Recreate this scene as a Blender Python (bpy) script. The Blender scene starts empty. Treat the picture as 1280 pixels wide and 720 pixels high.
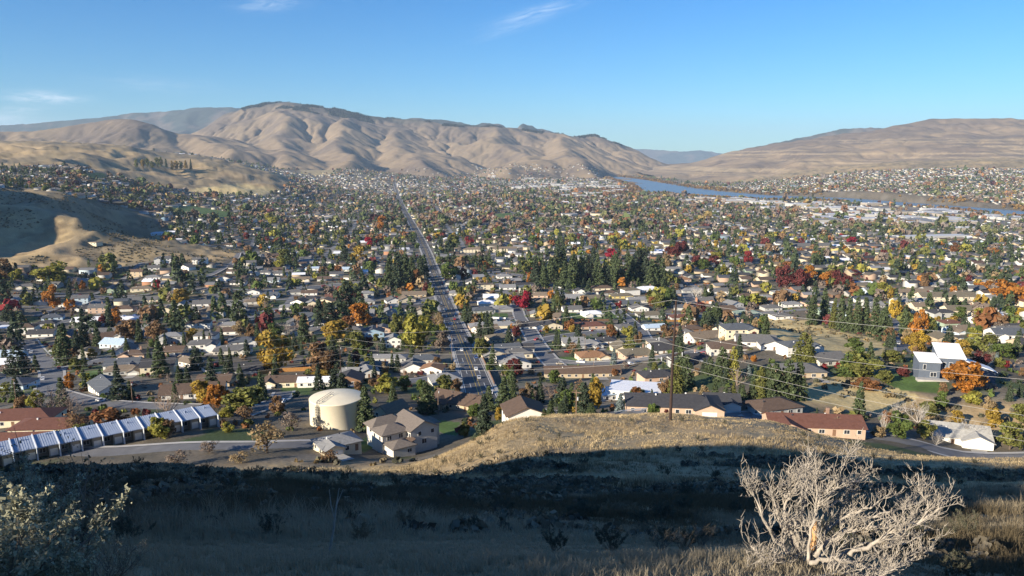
import bpy, math, random
import numpy as np
SC = bpy.context.scene
COL = SC.collection
R = math.radians
random.seed(7)
rng = np.random.default_rng(7)

# ---------------------------------------------------------------- camera, sky, sun, exposure
PITCH = R(10.0); FPX = 924.0
cd = bpy.data.cameras.new('camera'); cam = bpy.data.objects.new('camera', cd); COL.objects.link(cam)
cam.location = (0, 0, 0); cam.rotation_euler = (R(90) - PITCH, 0, 0)
cd.sensor_width = 36.0; cd.lens = 36.0 * FPX / 1280.0
cd.clip_start = 0.3; cd.clip_end = 90000
SC.camera = cam
SUN_AZ, SUN_EL = 52.0, 20.0            # degrees left of straight behind the camera, above the horizon
sv = (-math.sin(R(SUN_AZ)) * math.cos(R(SUN_EL)), -math.cos(R(SUN_AZ)) * math.cos(R(SUN_EL)), math.sin(R(SUN_EL)))
sl = bpy.data.lights.new('sun', 'SUN'); sl.energy = 5.0; sl.angle = R(0.5); sl.color = (1.0, 0.88, 0.70)
sun = bpy.data.objects.new('sun', sl); COL.objects.link(sun)
from mathutils import Vector
sun.rotation_euler = Vector(sv).to_track_quat('Z', 'Y').to_euler()
W = bpy.data.worlds.new('World'); SC.world = W; W.use_nodes = True
wn, wl = W.node_tree.nodes, W.node_tree.links
wn.clear()
wout = wn.new('ShaderNodeOutputWorld'); wbg = wn.new('ShaderNodeBackground')
sky = wn.new('ShaderNodeTexSky'); sky.sky_type = 'NISHITA'; sky.sun_disc = False
sky.sun_elevation = R(SUN_EL); sky.sun_rotation = math.atan2(sv[0], sv[1])
sky.altitude = 300; sky.air_density = 1.0; sky.dust_density = 0.1; sky.ozone_density = 3.0
wbg.inputs['Strength'].default_value = 0.066
SC.view_settings.view_transform = 'Standard'; SC.view_settings.look = 'None'
SC.view_settings.exposure = 1.1; SC.view_settings.gamma = 1.0
SC.view_settings.use_curve_mapping = False

def raydir(px, py):
    u = (px - 640.0) / FPX; v = (py - 360.0) / FPX
    return np.array([u, math.cos(PITCH) - v * math.sin(PITCH), -math.sin(PITCH) - v * math.cos(PITCH)])
def P(px, py, d):                       # the point at depth d metres along the view seen at a photo position
    r = raydir(px, py); return r * (d / r[1])
def proj(p):
    p = np.asarray(p, float); x, y, z = p[..., 0], p[..., 1], p[..., 2]
    f = y * math.cos(PITCH) - z * math.sin(PITCH); up = y * math.sin(PITCH) + z * math.cos(PITCH)
    return 640 + FPX * x / f, 360 - FPX * up / f

# thin wisps of cirrus, mixed into the sky by direction
def wnode(t, **k):
    n = wn.new(t)
    for a, b in k.items(): setattr(n, a, b)
    return n
tc = wnode('ShaderNodeTexCoord')
def wisp(px, py, ax, ay, ang, amt, seed):
    c = raydir(px, py); c /= np.linalg.norm(c)
    right = np.array([1.0, 0, 0]); right -= c * right.dot(c); right /= np.linalg.norm(right); up = np.cross(right, c)
    e1 = right * math.cos(R(ang)) + up * math.sin(R(ang)); e2 = -right * math.sin(R(ang)) + up * math.cos(R(ang))
    def dot(v):
        n = wnode('ShaderNodeVectorMath', operation='DOT_PRODUCT'); n.inputs[1].default_value = tuple(v)
        wl.new(tc.outputs['Generated'], n.inputs[0]); return n.outputs['Value']
    def m(op, a, b=None):
        n = wnode('ShaderNodeMath', operation=op)
        for i, q in enumerate((a, b)):
            if q is None: continue
            if isinstance(q, (int, float)): n.inputs[i].default_value = q
            else: wl.new(q, n.inputs[i])
        return n.outputs[0]
    a = m('DIVIDE', dot(e1), ax); b = m('DIVIDE', dot(e2), ay)
    cx = wnode('ShaderNodeCombineXYZ'); wl.new(m('MULTIPLY', a, 1.3), cx.inputs[0]); wl.new(m('MULTIPLY', b, 1.1), cx.inputs[1]); cx.inputs[2].default_value = seed
    nz = wnode('ShaderNodeTexNoise'); nz.inputs['Scale'].default_value = 1.4; nz.inputs['Detail'].default_value = 6; nz.inputs['Distortion'].default_value = 0.6
    wl.new(cx.outputs[0], nz.inputs['Vector'])
    r2 = m('ADD', m('MULTIPLY', a, a), m('MULTIPLY', b, b))
    g = m('POWER', 2.718, m('MULTIPLY', r2, -1.6))
    t = m('MULTIPLY', m('MAXIMUM', m('SUBTRACT', nz.outputs['Fac'], 0.32), 0.0), 3.2)
    front = m('GREATER_THAN', dot(c), 0.2)
    return m('MULTIPLY', m('MULTIPLY', m('MINIMUM', m('MULTIPLY', g, t), 1.0), front), amt)
skycol = sky.outputs[0]
gm = wnode('ShaderNodeHueSaturation'); gm.inputs['Saturation'].default_value = 1.12; wl.new(skycol, gm.inputs['Color'])
sx = wnode('ShaderNodeSeparateXYZ'); wl.new(tc.outputs['Generated'], sx.inputs[0]); er = wnode('ShaderNodeMapRange'); er.inputs[1].default_value = 0.0; er.inputs[2].default_value = .22; wl.new(sx.outputs[2], er.inputs[0])
tm = wnode('ShaderNodeMixRGB'); tm.inputs[1].default_value = (.50, .81, 1.06, 1); tm.inputs[2].default_value = (.29, .755, 1.12, 1); wl.new(er.outputs[0], tm.inputs[0])
tn = wnode('ShaderNodeMixRGB', blend_type='MULTIPLY'); tn.inputs[0].default_value = 1.0; wl.new(tm.outputs[0], tn.inputs[2]); wl.new(gm.outputs[0], tn.inputs[1]); skycol = tn.outputs[0]
for w_ in ((672, 16, .06, .008, 14, .38, 1.0), (56, 122, .036, .0075, -3, .75, 2.0), (338, 6, .04, .008, 4, .32, 3.0), (8, 152, .05, .012, -4, .45, 4.0), (30, 137, .03, .006, 2, .25, 6.0), (195, 106, .07, .01, -4, .14, 5.0), (640, 36, .05, .006, 16, .18, 7.0)):
    f = wisp(*w_)
    mx = wnode('ShaderNodeMixRGB'); wl.new(f, mx.inputs[0]); wl.new(skycol, mx.inputs[1]); mx.inputs[2].default_value = (7.5, 8.2, 9.0, 1)
    skycol = mx.outputs[0]
wl.new(skycol, wbg.inputs['Color']); wl.new(wbg.outputs[0], wout.inputs['Surface'])

# ---------------------------------------------------------------- helpers
def mat(name, col, rough=0.9, spec=0.25, metallic=0.0, vcol=None, var=0.0, scale=1.0, bump=0.0, detail=5, col2=None, trans=0.0, objrand=0.0):
    m = bpy.data.materials.new(name); m.use_nodes = True
    n, l = m.node_tree.nodes, m.node_tree.links
    b = n['Principled BSDF']; b.inputs['Roughness'].default_value = rough; b.inputs['Specular IOR Level'].default_value = spec
    b.inputs['Metallic'].default_value = metallic
    out = None
    if vcol:
        a = n.new('ShaderNodeAttribute'); a.attribute_name = vcol; out = a.outputs['Color']
    else:
        rg = n.new('ShaderNodeRGB'); rg.outputs[0].default_value = (*col, 1); out = rg.outputs[0]
    if var or bump or col2:
        t = n.new('ShaderNodeTexCoord'); nz = n.new('ShaderNodeTexNoise'); nz.inputs['Scale'].default_value = scale; nz.inputs['Detail'].default_value = detail
        l.new(t.outputs['Object'], nz.inputs['Vector'])
        if col2:
            mx = n.new('ShaderNodeMixRGB'); mr = n.new('ShaderNodeMapRange'); mr.inputs[1].default_value = .4; mr.inputs[2].default_value = .6
            l.new(nz.outputs['Fac'], mr.inputs[0]); l.new(mr.outputs[0], mx.inputs[0]); l.new(out, mx.inputs[1]); mx.inputs[2].default_value = (*col2, 1); out = mx.outputs[0]
        if var:
            mr = n.new('ShaderNodeMapRange'); mr.inputs[1].default_value = .3; mr.inputs[2].default_value = .7; mr.inputs[3].default_value = 1 - var; mr.inputs[4].default_value = 1 + var
            l.new(nz.outputs['Fac'], mr.inputs[0])
            mu = n.new('ShaderNodeVectorMath'); mu.operation = 'SCALE'; l.new(out, mu.inputs[0]); l.new(mr.outputs[0], mu.inputs['Scale']); out = mu.outputs[0]
        if bump:
            bp = n.new('ShaderNodeBump'); bp.inputs['Strength'].default_value = 1.0; bp.inputs['Distance'].default_value = bump
            l.new(nz.outputs['Fac'], bp.inputs['Height']); l.new(bp.outputs[0], b.inputs['Normal'])
    if objrand:
        oi = n.new('ShaderNodeObjectInfo'); mr = n.new('ShaderNodeMapRange'); mr.inputs[3].default_value = 1 - objrand; mr.inputs[4].default_value = 1 + objrand
        l.new(oi.outputs['Random'], mr.inputs[0]); mu = n.new('ShaderNodeVectorMath'); mu.operation = 'SCALE'; l.new(out, mu.inputs[0]); l.new(mr.outputs[0], mu.inputs['Scale']); out = mu.outputs[0]
    l.new(out, b.inputs['Base Color'])
    if trans:
        tr = n.new('ShaderNodeBsdfTranslucent'); l.new(out, tr.inputs[0]); ms = n.new('ShaderNodeMixShader'); ms.inputs[0].default_value = trans
        l.new(b.outputs[0], ms.inputs[1]); l.new(tr.outputs[0], ms.inputs[2]); l.new(ms.outputs[0], n['Material Output'].inputs['Surface'])
    return m

def np_mesh(name, V, F, mats=None, vcol=None, smooth=False, fmat=None, colname='Col'):
    """V (N,3); F (M,k) array of one face size; vcol (N,3) per vertex colours"""
    me = bpy.data.meshes.new(name); V = np.asarray(V, np.float32); F = np.asarray(F, np.int32); k = F.shape[1]
    me.vertices.add(len(V)); me.vertices.foreach_set('co', V.ravel())
    me.loops.add(F.size); me.loops.foreach_set('vertex_index', F.ravel())
    me.polygons.add(len(F)); me.polygons.foreach_set('loop_start', np.arange(0, F.size, k, dtype=np.int32))
    me.polygons.foreach_set('loop_total', np.full(len(F), k, np.int32))
    if smooth: me.polygons.foreach_set('use_smooth', np.ones(len(F), bool))
    if fmat is not None: me.polygons.foreach_set('material_index', np.asarray(fmat, np.int32))
    for m in (mats or []): me.materials.append(m)
    if vcol is not None:
        a = me.color_attributes.new(colname, 'FLOAT_COLOR', 'POINT')
        c = np.ones((len(V), 4), np.float32); c[:, :3] = vcol; a.data.foreach_set('color', c.ravel())
    me.update(calc_edges=True)
    return me
def link(name, me, parent=None, loc=None):
    o = bpy.data.objects.new(name, me); COL.objects.link(o)
    if parent is not None: o.parent = parent
    if loc is not None: o.location = loc
    return o
def kind(o, k): o['kind'] = k; return o
def tag(o, label, cat, group=None):
    o['label'] = label; o['category'] = cat
    if group: o['group'] = group
    return o
def empty(name, loc, rz=0.0):
    o = bpy.data.objects.new(name, None); COL.objects.link(o); o.location = loc; o.rotation_euler = (0, 0, rz); o.empty_display_size = .2
    return o

# value noise / fbm
_perm = rng.permutation(4096)
_val = rng.random(4096) * 2 - 1
def vnoise(x, y):
    xi = np.floor(x).astype(np.int64); yi = np.floor(y).astype(np.int64); fx = x - xi; fy = y - yi
    fx = fx * fx * fx * (fx * (fx * 6 - 15) + 10); fy = fy * fy * fy * (fy * (fy * 6 - 15) + 10)
    def h(a, b): return _val[_perm[(_perm[a & 4095] + b) & 4095]]
    return (h(xi, yi) * (1 - fx) + h(xi + 1, yi) * fx) * (1 - fy) + (h(xi, yi + 1) * (1 - fx) + h(xi + 1, yi + 1) * fx) * fy
def fbm(x, y, n=4, g=.5):
    a = 1.0; s = np.zeros(np.shape(x))
    for i in range(n): s = s + a * vnoise(x * 2 ** i + i * 17.3, y * 2 ** i - i * 9.1); a *= g
    return s
def ridged(x, y, n=4):
    a = 1.0; s = np.zeros(np.shape(x))
    for i in range(n): s = s + a * (1 - np.abs(vnoise(x * 2 ** i + i * 7.7, y * 2 ** i + i * 3.1)) * 2); a *= .5
    return s
def sstep(a, b, x): t = np.clip((x - a) / (b - a), 0, 1); return t * t * (3 - 2 * t)
def inpoly(x, y, poly):
    r = np.zeros(np.shape(x), bool); n = len(poly)
    for i in range(n):
        x1, y1 = poly[i]; x2, y2 = poly[(i + 1) % n]
        c = ((y1 > y) != (y2 > y)) & (x < (x2 - x1) * (y - y1) / (y2 - y1 + 1e-12) + x1)
        r ^= c
    return r
def polydist(x, y, pts, closed=False):
    d = np.full(np.shape(x), 1e9)
    n = len(pts)
    for i in range(n if closed else n - 1):
        ax, ay = pts[i][:2]; bx, by = pts[(i + 1) % n][:2]
        vx, vy = bx - ax, by - ay; t = np.clip(((x - ax) * vx + (y - ay) * vy) / (vx * vx + vy * vy + 1e-9), 0, 1)
        d = np.minimum(d, np.hypot(x - ax - t * vx, y - ay - t * vy))
    return d

# ---------------------------------------------------------------- terrain
CP = []      # control points (x, y, z)
def cp(px, py, d): CP.append(P(px, py, d))
def cz(px, d, z): CP.append(np.array([(px - 640) / FPX * d * 1.0, d, z]))
# foreground slope and knoll
for px, rows in {
    -250: ((760, 6), (720, 10), (670, 20), (640, 35), (620, 60)),
    60: ((720, 7.0), (688, 10.5), (656, 17), (622, 30), (604, 45), (590, 60)),
    220: ((720, 7.2), (690, 10.8), (652, 19), (617, 32), (600, 50), (592, 66)),
    400: ((720, 7.2), (690, 11), (660, 18), (628, 35), (606, 60), (594, 88), (588, 108)),
    640: ((720, 7.3), (690, 11.3), (666, 18), (642, 30), (620, 48), (600, 73), (572, 103), (545, 128), (527, 150)),
    850: ((720, 7.4), (695, 11), (660, 24), (625, 46), (592, 80), (560, 112), (532, 140), (521, 156)),
    740: ((560, 112), (533, 140), (522, 154)),
    1050: ((770, 5.6), (745, 7.0), (722, 8.5), (694, 12), (645, 28), (613, 55), (593, 82), (572, 112), (552, 146)),
    1280: ((800, 6.5), (770, 8.5), (735, 11), (700, 16), (645, 30), (613, 60), (592, 92), (576, 125)),
    1650: ((760, 8), (690, 14), (645, 30), (613, 60), (592, 92), (580, 120)),
}.items():
    for py, d in rows: cp(px, py, d)
cp(560, 588, 110); cp(560, 570, 128); cp(585, 553, 148); cp(520, 590, 120); cp(970, 530, 155); cp(500, 592, 140)
for x, y, z in ((0, 2.2, -2.75), (-3, 2, -2.75), (3, 2, -2.9), (0, 0, -1.95), (-3, 0, -2.1), (3, 0, -2.2), (0, -8, -1.5), (-14, -4, -2.5), (14, -2, -3.2), (-40, 10, -8), (-90, 40, -40), (40, -10, -6), (0, -60, 4), (60, -60, -4), (-60, -60, -2), (0, -160, 10), (-160, -100, -30), (160, -60, -40),
                (-150, 110, -85), (-200, 160, -92), (-120, 60, -65)): CP.append(np.array([x, y, z], float))
# terrace of the near houses
for px, py, d in ((-60, 590, 205), (120, 578, 204), (300, 556, 218), (370, 553, 222), (415, 540, 240), (520, 566, 222), (560, 530, 262), (640, 525, 262), (430, 505, 290), (250, 530, 245), (0, 545, 235), (740, 518, 250), (850, 513, 244), (960, 515, 250),
                  (1030, 540, 228), (1150, 553, 226), (1280, 568, 226), (1450, 575, 226), (1200, 552, 240), (1050, 480, 292), (1000, 500, 262), (1190, 490, 275), (1280, 500, 270), (1450, 520, 270), (1000, 420, 432), (1050, 430, 415), (960, 405, 470),
                  (1250, 440, 380), (1450, 440, 390), (1150, 440, 380)): cp(px, py, d)
# valley floor
for px in (150, 320, 500, 640, 780):
    for d, z in ((350, -110), (500, -126), (850, -141), (1250, -146)): cz(px, d, z)
for px in (380, 500, 640):
    for d, z in ((2000, -158), (3000, -170), (4500, -178), (7000, -178), (11000, -178)): cz(px, d, z)
for d, z in ((850, -141), (1250, -147), (2000, -161), (3000, -174), (5000, -181), (7000, -182), (11000, -180)): cz(800, d, z)
for d, z in ((500, -126), (850, -141), (1250, -150), (2000, -166), (2800, -179), (3300, -181), (3700, -179)): cz(960, d, z)
for d, z in ((600, -125), (850, -140), (1250, -154), (1800, -171), (2250, -181), (2600, -181)): cz(1280, d, z); cz(1700, d, z + 4)
for px, py, d in ((960, 233, 4300), (960, 226, 5200), (1120, 240, 3350), (1120, 226, 4000), (1280, 246, 3050), (1280, 226, 3800), (1280, 204, 4800), (1120, 206, 5200), (980, 216, 6000), (1700, 240, 3000), (1700, 205, 4500), (880, 226, 6500), (840, 217, 8500)): cp(px, py, d)
# left side hills
for px, py, d in ((0, 440, 505), (-200, 440, 500), (0, 400, 620), (-150, 400, 620), (20, 345, 815), (0, 334, 860), (0, 300, 985), (0, 262, 1130), (0, 239, 1290), (0, 226, 1900), (0, 207, 2400), (0, 190, 2900), (0, 179, 3500),
                  (110, 332, 880), (100, 297, 1010), (100, 266, 1160), (100, 249, 1330), (100, 243, 1700), (100, 222, 2100), (100, 203, 2600), (100, 186, 3400), (160, 186, 3500),
                  (200, 331, 890), (190, 300, 1090), (190, 274, 1400), (200, 262, 1750), (200, 246, 2200), (200, 218, 3000), (200, 198, 3600), (50, 181, 3500),
                  (310, 300, 1270), (300, 262, 2000), (300, 243, 2700), (320, 230, 3150), (280, 207, 3500), (250, 200, 3700), (345, 236, 3000), (360, 224, 4200), (330, 214, 3600), (300, 203, 5000), (430, 212, 5500),
                  (-300, 185, 3000), (-300, 175, 4000), (-350, 225, 1500)): cp(px, py, d)
for x, y, z in ((-1110, 1060, 68), (-940, 900, 36), (-800, 770, -55), (-1300, 1000, 20), (-1200, 700, -80), (-700, 640, -110), (-900, 500, -120), (-500, 350, -112), (-900, 150, -90)): CP.append(np.array([x, y, z], float))
CP = np.array(CP)
KA = 2.2
def lp(x, y):
    r = np.sqrt(x * x + y * y + .25); return np.arctan2(x, y) * KA, np.log(r)
_ca, _cb = lp(CP[:, 0], CP[:, 1])
def _tps(r2): return np.where(r2 > 1e-12, .5 * r2 * np.log(r2 + 1e-12), 0)
_n = len(CP)
_K = _tps((_ca[:, None] - _ca) ** 2 + (_cb[:, None] - _cb) ** 2) + np.eye(_n) * 2e-3
_Pm = np.c_[np.ones(_n), _ca, _cb]
_A = np.block([[_K, _Pm], [_Pm.T, np.zeros((3, 3))]])
_w = np.linalg.solve(_A, np.r_[CP[:, 2], 0, 0, 0])
def tps(x, y):
    sh = np.shape(x); x = np.ravel(x); y = np.ravel(y); out = np.empty(len(x))
    for i in range(0, len(x), 20000):
        a, b = lp(x[i:i + 20000], y[i:i + 20000])
        out[i:i + 20000] = _tps((a[:, None] - _ca) ** 2 + (b[:, None] - _cb) ** 2) @ _w[:_n] + _w[_n] + _w[_n + 1] * a + _w[_n + 2] * b
    return out.reshape(sh)
# the ridge behind and to the left of the viewpoint that shades the foreground
_sx, _sy = -math.sin(R(SUN_AZ)), -math.cos(R(SUN_AZ)); _te = math.tan(R(SUN_EL))
def ridge_z(x, y):
    q = x * _sx + y * _sy; t = x * _sy - y * _sx
    z0 = np.interp(t, (-60, -10, 1.5, 2.4, 6.7, 7.3, 11.3, 12.6, 17.5, 25, 31, 45, 57, 62, 66, 72.6, 77, 78.5, 80, 84, 97, 104, 130, 190), (0, 0, 0, -1.65, -1.65, -2.75, -2.75, -1.4, -.8, .3, .6, -2.2, -6.3, -7.8, -8.6, -11.2, -15.5, -19.5, -23.5, -26, -29.5, -33, -48, -80))
    z0 = z0 + .15 * fbm(t * .12, t * 0 + 3.3, 3)
    z0 = z0 - 70 * sstep(-1.15, -.78, np.where(y > 5, x / np.maximum(y, 5), np.sign(x) * 9 * (y <= 5)  if False else np.where(y > 5, 0, -9)))
    return z0 + _te * 57 - np.maximum(np.abs(q - 60) - 3, 0) * .47 - .02 * np.maximum(q - 60, 0)
WATER_Z = -185.0
_up = ((735, 213.5), (752, 215.3), (767, 220.5), (800, 224), (830, 229), (865, 235), (910, 240), (960, 244), (1060, 247), (1160, 254.5), (1210, 258), (1280, 264), (1450, 276))
_lo = ((735, 216.2), (755, 218.3), (768, 224), (790, 230), (801, 236), (804, 241.5), (830, 242.3), (860, 244.3), (915, 248), (960, 250.6), (1022, 253.2), (1085, 257), (1175, 262.5), (1260, 270), (1450, 288))
def on_plane(px, py, z): r = raydir(px, py); return (r * (z / r[2]))[:2]
RIVER = [on_plane(a, b, WATER_Z) for a, b in _up] + [on_plane(a, b, WATER_Z) for a, b in reversed(_lo)]
def terrain(x, y, detail=True):
    x = np.asarray(x, float); y = np.asarray(y, float)
    z = tps(x, y); r = np.hypot(x, y)
    near = r < 400
    rz = np.where(near, ridge_z(x, y), -999)
    m = np.maximum(z, rz); z = np.where(near & (y < 140), m, z)
    if detail:
        hill = hillmask(x, y)
        z = z + hill * (fbm(x * .09, y * .09, 3) * .45 * sstep(25, 60, r) + fbm(x * .6, y * .6, 2) * .06 + (ridged(x * .006 + .3 * vnoise(x * .01, y * .01), y * .006, 4) - .7) * 8 * sstep(700, 1300, r) + fbm(x * .016, y * .016, 4) * 2.6 * sstep(700, 1000, r) + (ridged(x * .0022 + .2 * vnoise(x * .004, y * .004), y * .0022, 4) - .7) * 13 * sstep(2200, 3200, r) * (x < -600))
    far = r > 1500
    if far.any():
        d = polydist(x[far], y[far], RIVER, True); ins = inpoly(x[far], y[far], RIVER)
        s = np.where(ins, -d, d); zf = np.maximum(z[far], -182.5)
        z = np.array(z); z[far] = zf * sstep(-40, 40, s) + (WATER_Z - 5) * (1 - sstep(-40, 40, s))
    return z
def world_poly(pts, dmin=170): return [ground_at(a, b, dmin)[:2] for a, b in pts]
_DRY = []
def hillmask(x, y):
    """1 on dry open hills, 0 in town"""
    r = np.hypot(x, y)
    m = sstep(196, 176, r - np.where(x < -25, 18, 0))
    for poly, soft in _DRY:
        d = polydist(x, y, poly, True); ins = inpoly(x, y, poly); s = np.where(ins, d, -d)
        m = np.maximum(m, sstep(-soft, soft, s))
    return m
def ground_at(px, py, dmin=170, dmax=9500, detail=False):
    r = raydir(px, py); ds = np.geomspace(dmin, dmax, 700)
    k = r / r[1]; z = terrain(k[0] * ds, ds, detail)
    f = k[2] * ds - z
    i = np.argmax(f < 0) if (f < 0).any() else len(ds) - 1
    i = max(i, 1)
    t = f[i - 1] / (f[i - 1] - f[i]) if f[i - 1] > 0 and f[i - 1] != f[i] else 0
    d = ds[i - 1] + t * (ds[i] - ds[i - 1]); return np.array([k[0] * d, d, terrain(np.array([k[0] * d]), np.array([d]), detail)[0]])
def gz(x, y): return float(terrain(np.array([x], float), np.array([y], float))[0])
for pts, soft in (
    (((-60, 232), (20, 234), (90, 246), (150, 258), (188, 272), (206, 288), (200, 303), (160, 312), (130, 330), (60, 336), (-60, 334)), 12),
    (((950, 397), (1010, 400), (1100, 424), (1110, 446), (1040, 446), (962, 428)), 8),
    (((985, 505), (1000, 482), (1050, 468), (1110, 484), (1190, 506), (1320, 506), (1320, 548), (1235, 556), (1170, 536), (1090, 518)), 6),
    (((188, 300), (230, 306), (300, 312), (305, 324), (240, 332), (200, 322), (160, 330), (130, 334)), 10),
): _DRY.append((world_poly(pts), soft))
_DRY.append(([(-2900, 2350), (-1700, 2240), (-1500, 2420), (-1189, 2463), (-995, 2723), (-943, 3027), (-1180, 4000), (-4000, 6000), (-6000, 3000)], 40))
_DRY.append(([(1300, 5600), (2050, 5000), (3205, 4284), (5000, 4200), (9000, 9000), (1800, 9000)], 120))
# ---------------------------------------------------------------- ground sheet
GREEN = [world_poly(p) for p in (
    ((205, 259), (240, 257), (292, 266), (285, 273), (225, 268)), ((905, 507), (952, 506), (958, 520), (908, 520)), ((1095, 470), (1150, 466), (1190, 492), (1120, 488)), ((606, 268), (640, 266), (640, 273), (612, 274)),
    ((255, 461), (300, 456), (305, 466), (262, 470)), ((100, 466), (130, 462), (130, 478), (105, 482)), ((588, 388), (634, 392), (634, 400), (590, 398)), ((455, 385), (500, 382), (540, 384), (540, 390), (460, 392)),
    ((680, 445), (740, 447), (742, 455), (700, 456)), ((700, 392), (770, 388), (772, 398), (705, 400)), ((350, 484), (390, 484), (386, 493), (352, 492)), ((440, 558), (470, 538), (492, 540), (456, 566)), ((530, 522), (575, 528), (570, 545), (534, 535)),
    ((178, 440), (225, 436), (226, 446), (182, 450)), ((104, 218), (132, 214), (134, 224), (108, 226)))]
COMM = [world_poly(p, 1000) for p in (((640, 222), (795, 222), (800, 237), (640, 239)), ((690, 239), (795, 239), (795, 247), (690, 247)), ((860, 247), (955, 251), (955, 259), (860, 256)), ((962, 252), (1100, 258), (1290, 270), (1290, 290), (1110, 284), (1000, 270)))]
SANDY = [world_poly(p) for p in (((950, 397), (1010, 400), (1100, 424), (1110, 446), (1040, 446), (962, 428)), ((990, 500), (1010, 480), (1050, 466), (1110, 482), (1150, 495), (1120, 512), (1080, 516)), ((215, 233), (300, 229), (345, 236), (330, 244), (250, 242)), ((372, 212), (420, 214), (415, 219), (375, 218)))]
th = np.concatenate([np.arange(-180, -46, 1.6), np.arange(-46, 46.01, .15), np.arange(47, 101, 2.0)]) * math.pi / 180
rr = np.concatenate([np.geomspace(.6, 180, 300), np.geomspace(182, 1500, 260), np.geomspace(1515, 12500, 190)])
RR, TH = np.meshgrid(rr, th, indexing='ij')
X = RR * np.sin(TH); Y = RR * np.cos(TH)
Z = terrain(X, Y)
hm = hillmask(X, Y)
g1 = fbm(X * .02, Y * .02, 4); g2 = fbm(X * .11, Y * .11, 3); g3 = fbm(X * .004 + 5, Y * .004, 4)
dry = np.stack([.38 + .06 * g2 + .03 * g1, .28 + .045 * g2 + .02 * g1, .15 + .02 * g2], -1)
sage = np.array([.135, .12, .085])
sm = sstep(-.1, .55, g3 + .55 * g1)[..., None]
dry = dry * (1 - .55 * sm) + sage * .55 * sm
town = np.stack([.13 + .04 * g2, .11 + .03 * g2, .08 + .02 * g2], -1)
lw = sstep(.15, .4, fbm(X * .035 + 40, Y * .035, 3))[..., None] * sstep(3200, 900, RR)[..., None]
dry = dry * (1 - .35 * sstep(.1, .6, fbm(X * .045 + 3, Y * .045 + 70, 4))[..., None] * sstep(600, 900, RR)[..., None])
town = town * (1 - lw) + np.array([.06, .085, .03]) * lw
pale = sstep(.35, .6, fbm(X * .03 - 90, Y * .03 + 11, 3))[..., None]
town = town * (1 - .6 * pale) + np.array([.20, .18, .15]) * .6 * pale
C = town * (1 - hm[..., None]) + dry * hm[..., None]
flat = (RR > 180)
for polys, colr in ((GREEN, (.075, .125, .03)), (SANDY, (.47, .37, .18))):
    for po in polys:
        xs = [p[0] for p in po]; ys = [p[1] for p in po]
        sel = flat & (X > min(xs) - 5) & (X < max(xs) + 5) & (Y > min(ys) - 5) & (Y < max(ys) + 5)
        ii = np.where(sel); i2 = inpoly(X[ii], Y[ii], po); C[ii[0][i2], ii[1][i2]] = np.array(colr) * (1 + .25 * g2[ii][i2])[:, None]
fgd = sstep(95, 50, RR)[..., None]; C = C * (1 - fgd * .35)  # foreground shade painted into the soil and litter colour near the viewpoint
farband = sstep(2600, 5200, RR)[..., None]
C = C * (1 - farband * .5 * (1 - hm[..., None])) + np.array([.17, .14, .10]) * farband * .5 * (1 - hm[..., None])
for po in COMM:
    sel = np.where((RR > 1500) & inpoly(X, Y, po)); C[sel] = np.array([.19, .175, .155]) * (1 + .3 * g1[sel])[:, None]
C = np.clip(C, .01, 1)
nr, nt = RR.shape
idx = np.arange(nr * nt).reshape(nr, nt)
F = np.stack([idx[:-1, :-1], idx[:-1, 1:], idx[1:, 1:], idx[1:, :-1]], -1).reshape(-1, 4)[:, ::-1]
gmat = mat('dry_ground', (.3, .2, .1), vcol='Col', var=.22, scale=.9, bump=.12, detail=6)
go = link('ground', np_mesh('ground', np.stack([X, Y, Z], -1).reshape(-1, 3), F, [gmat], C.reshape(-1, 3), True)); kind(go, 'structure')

# water
wm = mat('river_water', (.14, .20, .25), rough=.35, spec=.5)
n, l = wm.node_tree.nodes, wm.node_tree.links
nt_ = n.new('ShaderNodeTexNoise'); nt_.inputs['Scale'].default_value = .09; tcw = n.new('ShaderNodeTexCoord'); l.new(tcw.outputs['Object'], nt_.inputs['Vector'])
bp = n.new('ShaderNodeBump'); bp.inputs['Distance'].default_value = 4.0; l.new(nt_.outputs['Fac'], bp.inputs['Height']); l.new(bp.outputs[0], n['Principled BSDF'].inputs['Normal'])
wv = [(200, 1800, WATER_Z), (4500, 1800, WATER_Z), (4500, 12000, WATER_Z), (200, 12000, WATER_Z)]
kind(link('river', np_mesh('river', wv, [[0, 1, 2, 3]], [wm])), 'structure')

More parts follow.
